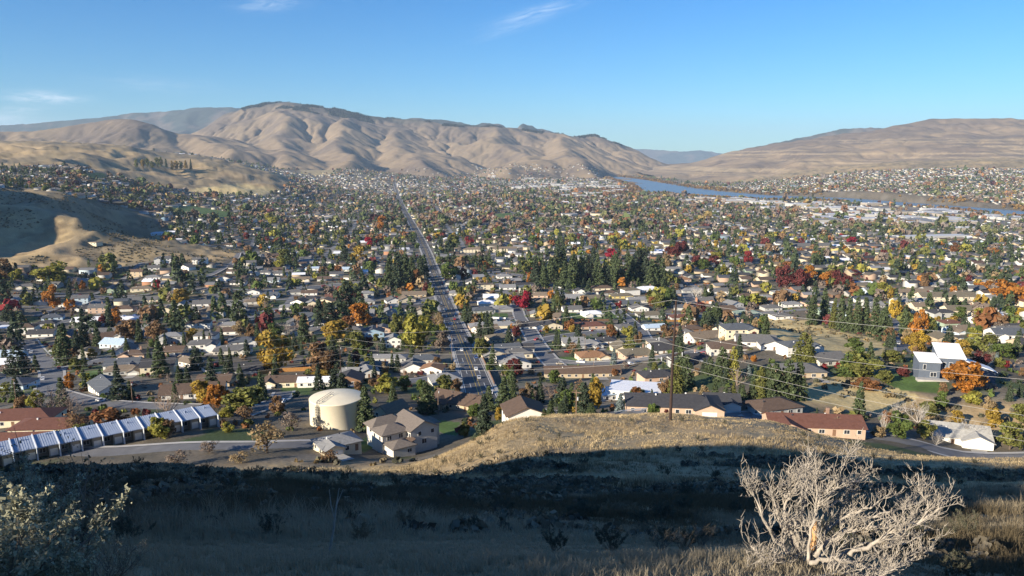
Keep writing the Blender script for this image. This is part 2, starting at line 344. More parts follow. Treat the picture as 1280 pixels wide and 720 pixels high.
# ---------------------------------------------------------------- mountains (stream-power eroded height fields)
def erode(Z, fixed, dx, iters, K, m=.5, dt=1.0):
    ny, nx = Z.shape; N = nx * ny
    offs = [(-1, -1), (-1, 0), (-1, 1), (0, -1), (0, 1), (1, -1), (1, 0), (1, 1)]
    I = np.arange(N).reshape(ny, nx); fx = fixed.ravel()
    for it in range(iters):
        best = np.zeros((ny, nx)); rec = I.copy(); dist = np.ones((ny, nx)) * dx
        Zp = np.pad(Z, 1, mode='edge'); Ip = np.pad(I, 1, mode='edge')
        for dy, dx_ in offs:
            L = dx * math.hypot(dy, dx_)
            s = (Z - Zp[1 + dy:1 + dy + ny, 1 + dx_:1 + dx_ + nx]) / L
            b = s > best
            best = np.where(b, s, best); rec = np.where(b, Ip[1 + dy:1 + dy + ny, 1 + dx_:1 + dx_ + nx], rec); dist = np.where(b, L, dist)
        order = np.argsort(Z.ravel()); A = [dx * dx] * N; rl = rec.ravel().tolist(); ol = order.tolist()
        for i in reversed(ol):
            j = rl[i]
            if j != i: A[j] += A[i]
        A = np.array(A); cf = (K * dt * A ** m / dist.ravel()); cf[fx] = 0
        z = Z.ravel().tolist(); cl = cf.tolist()
        for i in ol:
            j = rl[i]
            if j != i and cl[i] > 0: z[i] = (z[i] + cl[i] * z[j]) / (1 + cl[i])
        Z = np.array(z).reshape(ny, nx)
        # hillslope diffusion
        Zp = np.pad(Z, 1, mode='edge'); lap = Zp[:-2, 1:-1] + Zp[2:, 1:-1] + Zp[1:-1, :-2] + Zp[1:-1, 2:] - 4 * Z
        Z = Z + np.where(fixed, 0, .03 * lap)
    return Z
def envelope(X, Y, ridges, base):
    E = np.full(X.shape, -1e9)
    wx = X + 260 * fbm(X / 1500 + 3, Y / 1500, 3); wy = Y + 260 * fbm(X / 1500 - 8, Y / 1500 + 4, 3)
    for pts, slope, power in ridges:
        for (a, b) in zip(pts[:-1], pts[1:]):
            vx, vy = b[0] - a[0], b[1] - a[1]
            t = np.clip(((wx - a[0]) * vx + (wy - a[1]) * vy) / (vx * vx + vy * vy), 0, 1)
            d = np.hypot(wx - a[0] - t * vx, wy - a[1] - t * vy); h = a[2] + t * (b[2] - a[2])
            f = np.clip(1 - d / ((h - base) / slope + 1), 0, 1)
            E = np.maximum(E, base + (h - base) * f ** power)
    return E
def mountain(name, x0, x1, y0, y1, step, ridges, base, iters, K, sky_pts, colfn, seed, fine=2, blend=.9):
    xs = np.arange(x0, x1, step); ys = np.arange(y0, y1, step); X, Y = np.meshgrid(xs, ys)
    E = envelope(X, Y, ridges, base) + 26 * fbm(X / 420 + seed, Y / 420, 5)
    fixed = E <= base + 16
    Z = erode(E, fixed, step, iters, K) if iters else E
    # refine by bilinear interpolation plus small-scale relief
    def up(A, k):
        ny, nx = A.shape; yi = np.linspace(0, ny - 1, (ny - 1) * k + 1); xi = np.linspace(0, nx - 1, (nx - 1) * k + 1)
        a = np.stack([np.interp(yi, np.arange(ny), A[:, j]) for j in range(nx)], 1)
        return np.stack([np.interp(xi, np.arange(nx), a[i]) for i in range(len(yi))], 0)
    if fine > 1: Z, X, Y = up(Z, fine), up(X, fine), up(Y, fine)
    Z = Z + 16 * fbm(X / 170 + 7, Y / 170, 4) + 3 * fbm(X / 50, Y / 50, 2)
    if name in ('mountains', 'plateau') and K > .01: Z = erode(Z, Z <= base + 20, step / fine, 18, .022)
    # pull the skyline to the height it has in the photograph (a smooth factor per bearing)
    az = X / Y
    if sky_pts:
        el = Z / Y; bins = np.linspace(az.min(), az.max(), 500); bi = np.clip(np.digitize(az, bins) - 1, 0, 499)
        top = np.full(500, -1.0); np.maximum.at(top, bi.ravel(), el.ravel())
        ks = sorted(((p[0] - 640) / FPX, -raydir(*p)[2] * -1 / raydir(*p)[1]) for p in sky_pts)
        want = np.interp(bins, [k[0] for k in ks], [k[1] for k in ks])
        b0 = base / Y.mean()
        fac = (want - b0) / np.maximum(top - b0, .004); fac = np.where(top - b0 > .6 * (want - b0), np.clip(fac, .5, 1.35), .7)
        g = np.exp(-.5 * (np.arange(-9, 10) / 3.) ** 2); g /= g.sum()
        fac = np.convolve(np.pad(fac, 9, mode='edge'), g, 'valid')
        Z = base + (Z - base) * np.interp(az, bins, fac)
    gy, gx = np.gradient(Z, step / fine)
    MTN.append((X[0], Y[:, 0], Z))
    Cc = colfn(X, Y, Z, gx, gy)
    ny, nx = Z.shape; I = np.arange(nx * ny).reshape(ny, nx)
    keep = (np.maximum.reduce([Z[:-1, :-1], Z[1:, :-1], Z[:-1, 1:], Z[1:, 1:]]) > base + 3)
    F = np.stack([I[:-1, :-1], I[:-1, 1:], I[1:, 1:], I[1:, :-1]], -1)[keep]
    o = link(name, np_mesh(name, np.stack([X, Y, Z], -1).reshape(-1, 3), F, [mmat], Cc.reshape(-1, 3), True)); kind(o, 'structure')
    return o
MTN = []
mmat = mat('hill_grass', (.3, .2, .1), vcol='Col', var=.14, scale=.012, bump=6.0, detail=8)
def rid(*pts): return [tuple(P(px, py, d)) for px, py, d in pts]
def col_tan(X, Y, Z, gx, gy):
    n1 = fbm(X / 900, Y / 900, 4); n2 = fbm(X / 160, Y / 160, 3)
    c = np.stack([.27 + .03 * n2, .20 + .02 * n2, .125 + .012 * n2], -1)
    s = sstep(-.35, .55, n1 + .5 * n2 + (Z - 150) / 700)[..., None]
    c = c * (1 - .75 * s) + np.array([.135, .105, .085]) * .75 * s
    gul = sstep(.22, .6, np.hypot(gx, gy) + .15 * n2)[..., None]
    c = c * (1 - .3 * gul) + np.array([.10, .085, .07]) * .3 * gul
    px = 640 + FPX * X / Y
    fo = sstep(430, 560, Z + 60 * n2 + 90 * n1)[..., None] * sstep(8900, 9500, Y)[..., None]
    return c * (1 - .8 * fo) + np.array([.05, .055, .045]) * .8 * fo
def col_right(X, Y, Z, gx, gy):
    n1 = fbm(X / 700, Y / 500 + 9, 4); n2 = fbm(X / 140, Y / 140, 3); st = fbm(X / 900, Z / 16, 3)
    c = np.stack([.255 + .03 * n2, .19 + .02 * n2, .125 + .012 * n2], -1)
    s = sstep(-.3, .5, n1 + (Z - 40) / 500)[..., None]
    c = c * (1 - .75 * s) + np.array([.135, .105, .085]) * .75 * s
    b = (sstep(.25, .7, st) * sstep(240, 120, Z))[..., None]; c = c * (1 - .6 * b) + np.array([.42, .32, .19]) * .6 * b
    k = (sstep(.1, .6, st) * sstep(200, 330, Z))[..., None]; c = c * (1 - .4 * k) + np.array([.11, .085, .07]) * .4 * k
    return c
def col_forest(X, Y, Z, gx, gy):
    n1 = fbm(X / 300, Y / 300, 4)[..., None]; t = sstep(-.1, .6, n1)
    return np.array([.045, .055, .05]) * (1 - t) + np.array([.12, .10, .085]) * t
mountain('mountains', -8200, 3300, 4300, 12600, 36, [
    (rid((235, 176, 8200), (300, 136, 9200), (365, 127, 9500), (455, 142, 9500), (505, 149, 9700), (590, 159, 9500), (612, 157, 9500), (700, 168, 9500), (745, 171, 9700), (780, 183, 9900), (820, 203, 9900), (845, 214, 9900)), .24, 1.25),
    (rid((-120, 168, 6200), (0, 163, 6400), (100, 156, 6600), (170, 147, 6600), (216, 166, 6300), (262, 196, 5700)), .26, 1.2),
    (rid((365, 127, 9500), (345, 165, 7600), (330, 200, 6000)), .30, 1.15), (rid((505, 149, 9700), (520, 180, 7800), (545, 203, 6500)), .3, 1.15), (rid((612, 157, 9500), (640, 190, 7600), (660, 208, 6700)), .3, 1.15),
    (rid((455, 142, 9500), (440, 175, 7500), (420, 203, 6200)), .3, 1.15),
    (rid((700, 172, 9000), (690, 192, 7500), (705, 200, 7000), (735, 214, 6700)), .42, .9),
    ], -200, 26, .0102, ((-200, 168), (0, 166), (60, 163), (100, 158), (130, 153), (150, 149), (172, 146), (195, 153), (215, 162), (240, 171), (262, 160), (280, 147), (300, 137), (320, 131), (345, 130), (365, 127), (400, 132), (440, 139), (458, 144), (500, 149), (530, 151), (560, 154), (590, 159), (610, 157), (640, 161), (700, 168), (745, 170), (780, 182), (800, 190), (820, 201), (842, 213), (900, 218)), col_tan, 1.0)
mountain('plateau', 1300, 9500, 4300, 11500, 44, [
    (rid((850, 214, 8800), (900, 192, 8800), (985, 176, 8600), (1040, 168, 8500), (1100, 158, 8400), (1150, 150, 8300), (1280, 149, 8000), (1500, 150, 7800), (1800, 155, 7600)), .155, .95)],
    -200, 20, .0101, ((835, 215), (850, 211), (900, 191), (950, 182), (985, 176), (1040, 168), (1085, 163), (1100, 158), (1125, 153), (1150, 149), (1200, 147.5), (1280, 149), (1400, 149)), col_right, 5.0)
mountain('mountains', -13000, -2500, 12500, 16500, 80, [(rid((-100, 166, 14500), (0, 159, 14500), (60, 154, 14500), (100, 150, 14500), (180, 142, 14500), (215, 141, 14500), (250, 135, 14500), (320, 133, 14500), (420, 150, 14500)), .35, 1.1)],
    -200, 12, .004, ((-100, 163), (0, 158), (60, 154), (100, 150), (140, 147), (180, 141), (215, 140), (250, 135), (300, 134), (420, 160)), col_forest, 8.0)
mountain('mountains', -3500, 2500, 11500, 14500, 60, [(rid((440, 160, 12500), (490, 152, 12500), (520, 148, 12500), (560, 150, 12500), (595, 158, 12500), (640, 160, 12800), (690, 168, 13000)), .4, 1.1)],
    -200, 8, .004, ((440, 165), (490, 151), (520, 148), (560, 151), (592, 158), (606, 155), (615, 158), (640, 158), (690, 166), (740, 180)), col_forest, 12.0)
mountain('mountains', 2000, 8500, 10500, 13500, 60, [(rid((900, 200, 12000), (985, 174, 12000), (1045, 161, 12000), (1090, 160, 12000), (1150, 164, 12000)), .4, 1.1)],
    -200, 8, .004, ((900, 192), (985, 174), (1010, 169), (1045, 161), (1090, 160), (1150, 164)), col_forest, 15.0)
mountain('mountains', 2500, 13000, 22500, 27500, 160, [(rid((760, 190, 25000), (805, 186, 25000), (845, 190, 25000), (870, 188, 25000), (900, 196, 25000), (960, 200, 25000)), .3, 1.1)],
    -200, 6, .003, ((700, 188), (805, 187), (830, 189), (850, 190), (875, 188), (900, 193), (960, 198)), col_forest, 19.0)
# haze: the air of the whole valley
def box_mesh(name, lo, hi, m):
    v = [(x, y, z) for x in (lo[0], hi[0]) for y in (lo[1], hi[1]) for z in (lo[2], hi[2])]
    return np_mesh(name, v, [[0, 1, 3, 2], [4, 6, 7, 5], [0, 4, 5, 1], [2, 3, 7, 6], [0, 2, 6, 4], [1, 5, 7, 3]], [m])
hz = bpy.data.materials.new('haze_air'); hz.use_nodes = True
n, l = hz.node_tree.nodes, hz.node_tree.links; n.remove(n['Principled BSDF'])
pv = n.new('ShaderNodeVolumePrincipled'); pv.inputs['Color'].default_value = (.58, .77, 1.0, 1); pv.inputs['Density'].default_value = 3.1e-5; pv.inputs['Anisotropy'].default_value = 0.0
l.new(pv.outputs[0], n['Material Output'].inputs['Volume'])
kind(link('haze', box_mesh('haze', (-17000, -1500, -215), (17000, 29000, 1150), hz)), 'stuff')
# ---------------------------------------------------------------- materials of the town
PAL = {'white': (.74, .72, .67), 'cream': (.66, .58, .42), 'tan': (.47, .38, .26), 'grey': (.42, .42, .40), 'greige': (.55, .52, .46), 'blue': (.26, .38, .48), 'paleblue': (.52, .62, .68), 'green': (.30, .38, .29), 'brick': (.42, .22, .13), 'peach': (.52, .37, .27), 'slate': (.16, .19, .24), 'brown': (.22, .13, .08), 'yellow': (.62, .50, .20), 'red': (.34, .06, .04)}
ROOF = {'grey': (.13, .127, .125), 'dark': (.055, .055, .06), 'brown': (.115, .08, .06), 'tan': (.19, .15, .11), 'redbrown': (.14, .065, .048), 'white': (.74, .75, .78), 'palegrey': (.225, .225, .225), 'slate': (.09, .1, .115), 'olive': (.15, .13, .095), 'orange': (.26, .145, .08), 'green': (.2, .26, .22), 'weathered': (.36, .35, .32), 'blue': (.42, .52, .62)}
WM = {k: mat('wall_' + k, v, .85, .2, var=.07, scale=.7) for k, v in PAL.items()}
RM = {k: mat('roof_' + k, v, .85 if k not in ('white', 'blue') else .5, .2, var=.16, scale=1.3, bump=.03) for k, v in ROOF.items()}
GLASS = mat('window_glass', (.03, .035, .045), .12, .5)
TRIM = mat('white_trim', (.75, .74, .71), .6)
GDOOR = mat('garage_door_paint', (.68, .66, .61), .6)
BRICKM = mat('chimney_brick', (.30, .19, .14), .9)
CONC = mat('concrete', (.40, .385, .36), .9, var=.1, scale=.4)
ASPH = mat('asphalt', (.085, .087, .095), .85, var=.18, scale=.25)
ASPH2 = mat('old_asphalt', (.15, .15, .155), .88, var=.15, scale=.3)
PAINTW = mat('road_paint', (.65, .65, .62), .7)
PAINTY = mat('yellow_road_paint', (.55, .38, .08), .7)
METALD = mat('dark_metal', (.05, .05, .055), .5, .4)

class MB:
    """collects faces of any size into one mesh with several materials"""
    def __init__(s): s.v = []; s.f = []; s.m = []
    def add(s, vs, fs, m=0):
        b = len(s.v); s.v += [tuple(p) for p in vs]; s.f += [tuple(i + b for i in f) for f in fs]; s.m += [m] * len(fs); return s
    def box(s, x0, x1, y0, y1, z0, z1, m=0):
        v = [(x, y, z) for x in (x0, x1) for y in (y0, y1) for z in (z0, z1)]
        return s.add(v, [(0, 1, 3, 2), (4, 6, 7, 5), (0, 4, 5, 1), (2, 3, 7, 6), (0, 2, 6, 4), (1, 5, 7, 3)], m)
    def prism(s, prof, a0, a1, axis='x', m=0):
        """profile of (horizontal, z) points extruded along x or y"""
        n = len(prof)
        if axis == 'x': v = [(a0, p, q) for p, q in prof] + [(a1, p, q) for p, q in prof]
        else: v = [(p, a0, q) for p, q in prof] + [(p, a1, q) for p, q in prof]
        f = [tuple(range(n))[::-1], tuple(range(n, 2 * n))] + [(i, (i + 1) % n, n + (i + 1) % n, n + i) for i in range(n)]
        if axis == 'y': f = [q[::-1] for q in f]
        return s.add(v, f, m)
    def tube(s, pts, rad, k=6, m=0, cap=True):
        pts = [Vector(p) for p in pts]; rad = rad if isinstance(rad, (list, tuple)) else [rad] * len(pts)
        rings = []; up = None
        for i, p in enumerate(pts):
            d = (pts[min(i + 1, len(pts) - 1)] - pts[max(i - 1, 0)]).normalized()
            if up is None: up = d.orthogonal().normalized()
            a = (up - d * up.dot(d)); a = a.normalized() if a.length > 1e-5 else d.orthogonal().normalized(); up = a; b = d.cross(a)
            rings.append([p + (a * math.cos(t) + b * math.sin(t)) * rad[i] for t in [2 * math.pi * j / k for j in range(k)]])
        v = [q for r_ in rings for q in r_]
        f = [(i * k + j, i * k + (j + 1) % k, (i + 1) * k + (j + 1) % k, (i + 1) * k + j) for i in range(len(pts) - 1) for j in range(k)]
        if cap: f += [tuple(range(k))[::-1], tuple(range((len(pts) - 1) * k, len(pts) * k))]
        return s.add(v, f, m)
    def mesh(s, name, mats, smooth=False):
        me = bpy.data.meshes.new(name); me.from_pydata(s.v, [], s.f)
        for m in mats: me.materials.append(m)
        me.polygons.foreach_set('material_index', s.m)
        if smooth: me.polygons.foreach_set('use_smooth', [True] * len(s.f))
        me.update(); return me
    def build(s, name, mats, parent=None, smooth=False):
        return link(name, s.mesh(name, mats if isinstance(mats, (list, tuple)) else [mats], smooth), parent)

def gable_roof(mb, x0, x1, y0, y1, z, rise, oh=.5, axis='x', t=.18):
    if axis == 'x': a0, a1, p0, p1 = x0 - oh, x1 + oh, y0, y1
    else: a0, a1, p0, p1 = y0 - oh, y1 + oh, x0, x1
    mid = (p0 + p1) / 2; s = rise / (mid - p0); d = oh * s
    mb.prism([(p0 - oh, z - d), (mid, z + rise), (p1 + oh, z - d), (p1 + oh, z - d + t), (mid, z + rise + t * 1.15), (p0 - oh, z - d + t)], a0, a1, axis)
def hip_roof(mb, x0, x1, y0, y1, z, rise, oh=.55, t=.16):
    s = rise / ((y1 - y0) / 2); d = oh * s * .6
    X0, X1, Y0, Y1 = x0 - oh, x1 + oh, y0 - oh, y1 + oh; zb = z - d * .4; ym = (y0 + y1) / 2
    ins = min((Y1 - Y0) / 2, (X1 - X0) / 2 - .05)
    r0, r1 = X0 + ins, X1 - ins
    v = [(X0, Y0, zb), (X1, Y0, zb), (X1, Y1, zb), (X0, Y1, zb), (X0, Y0, zb + t), (X1, Y0, zb + t), (X1, Y1, zb + t), (X0, Y1, zb + t), (r0, ym, z + rise), (r1, ym, z + rise)]
    mb.add(v, [(3, 2, 1, 0), (0, 1, 5, 4), (1, 2, 6, 5), (2, 3, 7, 6), (3, 0, 4, 7), (4, 5, 9, 8), (6, 7, 8, 9), (5, 6, 9), (7, 4, 8)])
_wcache = {}
def window_mesh(w, h):
    k = (round(w, 1), round(h, 1))
    if k not in _wcache:
        m = MB(); f = .1
        m.box(-w / 2 - f, w / 2 + f, -.05, .06, -h / 2 - f, h / 2 + f, 0)
        m.box(-w / 2, w / 2, -.07, .05, -h / 2, h / 2, 1)
        if w > 1.3: m.box(-.04, .04, -.085, .05, -h / 2, h / 2, 0)
        _wcache[k] = m.mesh('window', [TRIM, GLASS])
    return _wcache[k]
def window(parent, x, y, z, w, h, face):
    o = link('window', window_mesh(w, h), parent); o.location = (x, y, z); o.rotation_euler = (0, 0, {'f': 0, 'b': math.pi, 'l': -math.pi / 2, 'r': math.pi / 2}[face]); return o
_dcache = {}
def garage_door(parent, x, y, z, w):
    k = round(w, 1)
    if k not in _dcache:
        m = MB(); m.box(-w / 2, w / 2, -.06, .06, 0, 2.15)
        for i in range(4): m.box(-w / 2 + .08, w / 2 - .08, -.075, 0, .06 + i * .53, .5 + i * .53)
        _dcache[k] = m.mesh('garage_door', [GDOOR])
    o = link('garage_door', _dcache[k], parent); o.location = (x, y, z); return o
_doorm = None
def entry_door(parent, x, y, z, m):
    o = MB().box(-.5, .5, -.05, .05, 0, 2.1).build('door', m, parent); o.location = (x, y, z)
DRIVES = []
VENT = [MB().box(-.2, .2, -.2, .2, -.2, .55).mesh('roof_vent', [m_]) for m_ in (METALD, TRIM)]
FOOT = []        # footprints taken: x, y, radius
def house(x, y, z, rot, W, D, storeys=1, roof='hip', rc='grey', wc='white', wing=None, detail=2, name='house', rise=None, chimney=False, base=2.5, garage=True):
    """W along local x, D along local y, the front faces local -y.  wing = (side, width, projection)"""
    root = empty(name, (x, y, z), rot); H = 2.7 * storeys + .1
    rise = rise or D * (.19 if roof == 'hip' else .22)
    w = MB(); rf = MB(); hx, hy = W / 2, D / 2
    if roof == 'gable': w.prism([(-hy, -base), (hy, -base), (hy, H), (0, H + rise - .02), (-hy, H)], -hx, hx, 'x'); gable_roof(rf, -hx, hx, -hy, hy, H, rise)
    elif roof == 'hip': w.box(-hx, hx, -hy, hy, -base, H); hip_roof(rf, -hx, hx, -hy, hy, H, rise)
    elif roof == 'flat': w.box(-hx, hx, -hy, hy, -base, H); rf.box(-hx - .4, hx + .4, -hy - .4, hy + .4, H, H + .32)
    elif roof == 'front': w.prism([(-hx, -base), (hx, -base), (hx, H), (0, H + rise - .02), (-hx, H)], -hy, hy, 'y'); gable_roof(rf, -hx, hx, -hy, hy, H, rise, axis='y')
    gx = None
    if wing:
        side, ww, pr = wing; a = (hx - ww) if side > 0 else -hx; b = a + ww; r2 = ww / 2 * .42
        w.prism([(a + .02, -base), (b - .02, -base), (b - .02, H - .12), ((a + b) / 2, H + r2 - .14), (a + .02, H - .12)], -hy - pr, 0, 'y'); gable_roof(rf, a, b, -hy - pr, 0, H - .1, r2, axis='y'); gx = (a + b) / 2
    w.build('wall', WM[wc], root); rf.build('roof', RM[rc], root)
    if detail >= 1 and roof in ('hip', 'gable'):
        s_ = rise / hy
        for k_ in range(2):
            vx = hx * (-.5 + .8 * k_) * random.uniform(.6, 1.1); vy = hy * random.uniform(.15, .4) * (1 if k_ == 1 else -1); v_ = link('roof_vent', VENT[random.random() < .5], root); v_.location = (vx, vy, H + rise - abs(vy) * s_)
    if detail >= 1:
        yf = -hy
        if wing:
            if garage: garage_door(root, gx, -hy - wing[2], .05, min(4.6, wing[1] - 1.2))
            else: window(root, gx, -hy - wing[2], 1.5, 1.8, 1.2, 'f')
            lo, hi = (-hx, hx - wing[1]) if wing[0] > 0 else (-hx + wing[1], hx)
        else: lo, hi = -hx, hx
        n = max(2, int((hi - lo) / (3.4 if detail > 1 else 5)))
        for s in range(storeys):
            for i in range(n):
                xx = lo + (hi - lo) * (i + .5) / n
                if s == 0 and i == n // 2 and roof != 'flat' and detail > 1: entry_door(root, xx, yf, .05, WM['brown']); continue
                window(root, xx, yf, 1.5 + 2.7 * s, 1.6 if (i % 2) else 1.1, 1.2, 'f')
        if detail > 1:
            for s in range(storeys):
                for f_, sx in (('l', -hx), ('r', hx)):
                    for yy in (-hy * .5, hy * .45): window(root, sx, yy, 1.5 + 2.7 * s, 1.1, 1.1, f_)
                for i in range(max(2, int(W / 4.5))): window(root, -hx + W * (i + .5) / max(2, int(W / 4.5)), hy, 1.5 + 2.7 * s, 1.4, 1.1, 'b')
    if chimney:
        o = MB().box(-.45, .45, -.4, .4, 0, rise + 1.7).build('chimney', BRICKM, root); o.location = (hx * .35, D * .18, H - .2)
    FOOT.append((x, y, max(W, D) * .5 + 1.5))
    if garage and wing and detail >= 1: DRIVES.append((x, y, rot, gx, -hy - wing[2]))
    elif garage and detail >= 1: DRIVES.append((x, y, rot, hx * .5, -hy))
    return root

# ---------------------------------------------------------------- roads
def densify(pts, step):
    out = []
    for a, b in zip(pts[:-1], pts[1:]):
        n = max(1, int(math.dist(a[:2], b[:2]) / step))
        out += [(a[0] + (b[0] - a[0]) * i / n, a[1] + (b[1] - a[1]) * i / n) for i in range(n)]
    return np.array(out + [tuple(pts[-1][:2])])
def smooth_line(p, k=3):
    p = np.array(p, float)
    for _ in range(k):
        q = p.copy(); q[1:-1] = (p[:-2] + 2 * p[1:-1] + p[2:]) / 4; p = q
    return p
def strip(mb_list, line, off, width, dz, dash=None):
    t = np.gradient(line, axis=0); t /= np.linalg.norm(t, axis=1)[:, None] + 1e-9; nrm = np.stack([t[:, 1], -t[:, 0]], 1)
    A = line + nrm * (off - width / 2); B = line + nrm * (off + width / 2)
    za = terrain(line[:, 0], line[:, 1])
    V = []; F = []
    for i in range(len(line)):
        V += [(A[i, 0], A[i, 1], za[i] + dz), (B[i, 0], B[i, 1], za[i] + dz)]
    for i in range(len(line) - 1):
        if dash and (i % dash[0]) >= dash[1]: continue
        F.append((2 * i, 2 * i + 1, 2 * i + 3, 2 * i + 2))
    mb_list.append((V, F))
def strips(name, parts, m, kindv='structure'):
    V = []; F = []
    for v, f in parts: b = len(V); V += v; F += [tuple(i + b for i in q) for q in f]
    if F: o = link(name, np_mesh(name, V, F, [m])); kind(o, kindv)
AVE = [ground_at(a, b)[:2] for a, b in ((606, 508), (598, 485), (589, 458), (578, 430), (565, 400), (553, 370), (543, 343), (534, 318), (525, 298), (514, 278), (505, 262), (499, 248), (495, 236), (493, 229), (492, 224))]
AVE = smooth_line(densify(AVE, 12), 8)
ROADS = [(AVE, 15.5)]
p = []; strip(p, AVE, 0, 14.4, .32); strips('road', p, ASPH)
p = []; strip(p, AVE, 8.1, 1.8, .45); strip(p, AVE, -8.1, 1.8, .45); strips('pavement', p, CONC)
p = []; strip(p, AVE, 6.6, .3, .36); strip(p, AVE, -6.6, .3, .36); strip(p, AVE, 3.5, .28, .36, (3, 1)); strip(p, AVE, -3.5, .28, .36, (3, 1)); strips('road_marking', p, PAINTW)
p = []; strip(p, AVE, .9, .25, .36); strip(p, AVE, -.9, .25, .36); strips('road_marking', p, PAINTY)
minor = []
def road(pts, width=8, px=True, m=None):
    q = [ground_at(a, b)[:2] for a, b in pts] if px else pts
    q = smooth_line(densify(q, 7), 4); ROADS.append((q, width)); minor.append((q, width))
for pts, w_ in (
    (((735, 366), (757, 378), (780, 396), (800, 412), (806, 424)), 9), (((652, 432), (690, 422), (740, 416), (800, 412), (860, 412), (905, 410)), 9), (((660, 410), (672, 432), (686, 450), (700, 462)), 10), (((645, 380), (650, 398), (660, 410)), 8),
    (((686, 450), (720, 456), (760, 455), (800, 450), (860, 440), (905, 436)), 8), (((905, 410), (880, 395), (865, 380), (858, 365)), 8),
    (((34, 425), (50, 445), (66, 465), (60, 490), (110, 505), (170, 510), (240, 512)), 10), (((-20, 400), (34, 412), (90, 400), (150, 395), (230, 398), (300, 402), (320, 398), (345, 385)), 9), (((66, 465), (110, 455), (140, 448)), 8),
    (((300, 378), (320, 372), (345, 362), (420, 356), (470, 350)), 9), (((240, 350), (262, 344), (285, 332), (300, 318), (312, 308), (318, 296)), 9), (((-40, 372), (40, 372), (110, 370), (180, 372), (240, 376), (300, 378)), 8),
    (((565, 400), (600, 396), (640, 400)), 8), (((590, 458), (560, 470), (520, 478), (480, 480)), 8), (((553, 370), (520, 378), (490, 384), (440, 386), (400, 392)), 8), (((543, 343), (600, 338), (650, 344), (700, 362), (735, 366)), 8),
    (((598, 485), (640, 512), (700, 516), (740, 524), (800, 522)), 7), (((355, 490), (352, 500), (340, 505), (300, 520)), 7), (((800, 522), (900, 519), (960, 518)), 6),
    (((1020, 375), (1060, 385), (1120, 395), (1180, 402), (1240, 408), (1300, 410)), 8), (((1120, 395), (1125, 420), (1130, 440)), 6), (((860, 440), (905, 460), (925, 470)), 7),
): road(pts, w_)
road([(-300, 232), (-200, 222), (-130, 213), (-95, 211), (-64, 214), (-50, 224)], 8, False)
road([(80, 236), (100, 226), (125, 222), (160, 221), (230, 221)], 7.5, False)
p1 = []; p2 = []
for q, w_ in minor: strip(p1, q, 0, w_, .22); strip(p2, q, w_ / 2 + .9, 1.5, .3); strip(p2, q, -w_ / 2 - .9, 1.5, .3)
strips('road', p1, ASPH2); strips('pavement', p2, CONC)

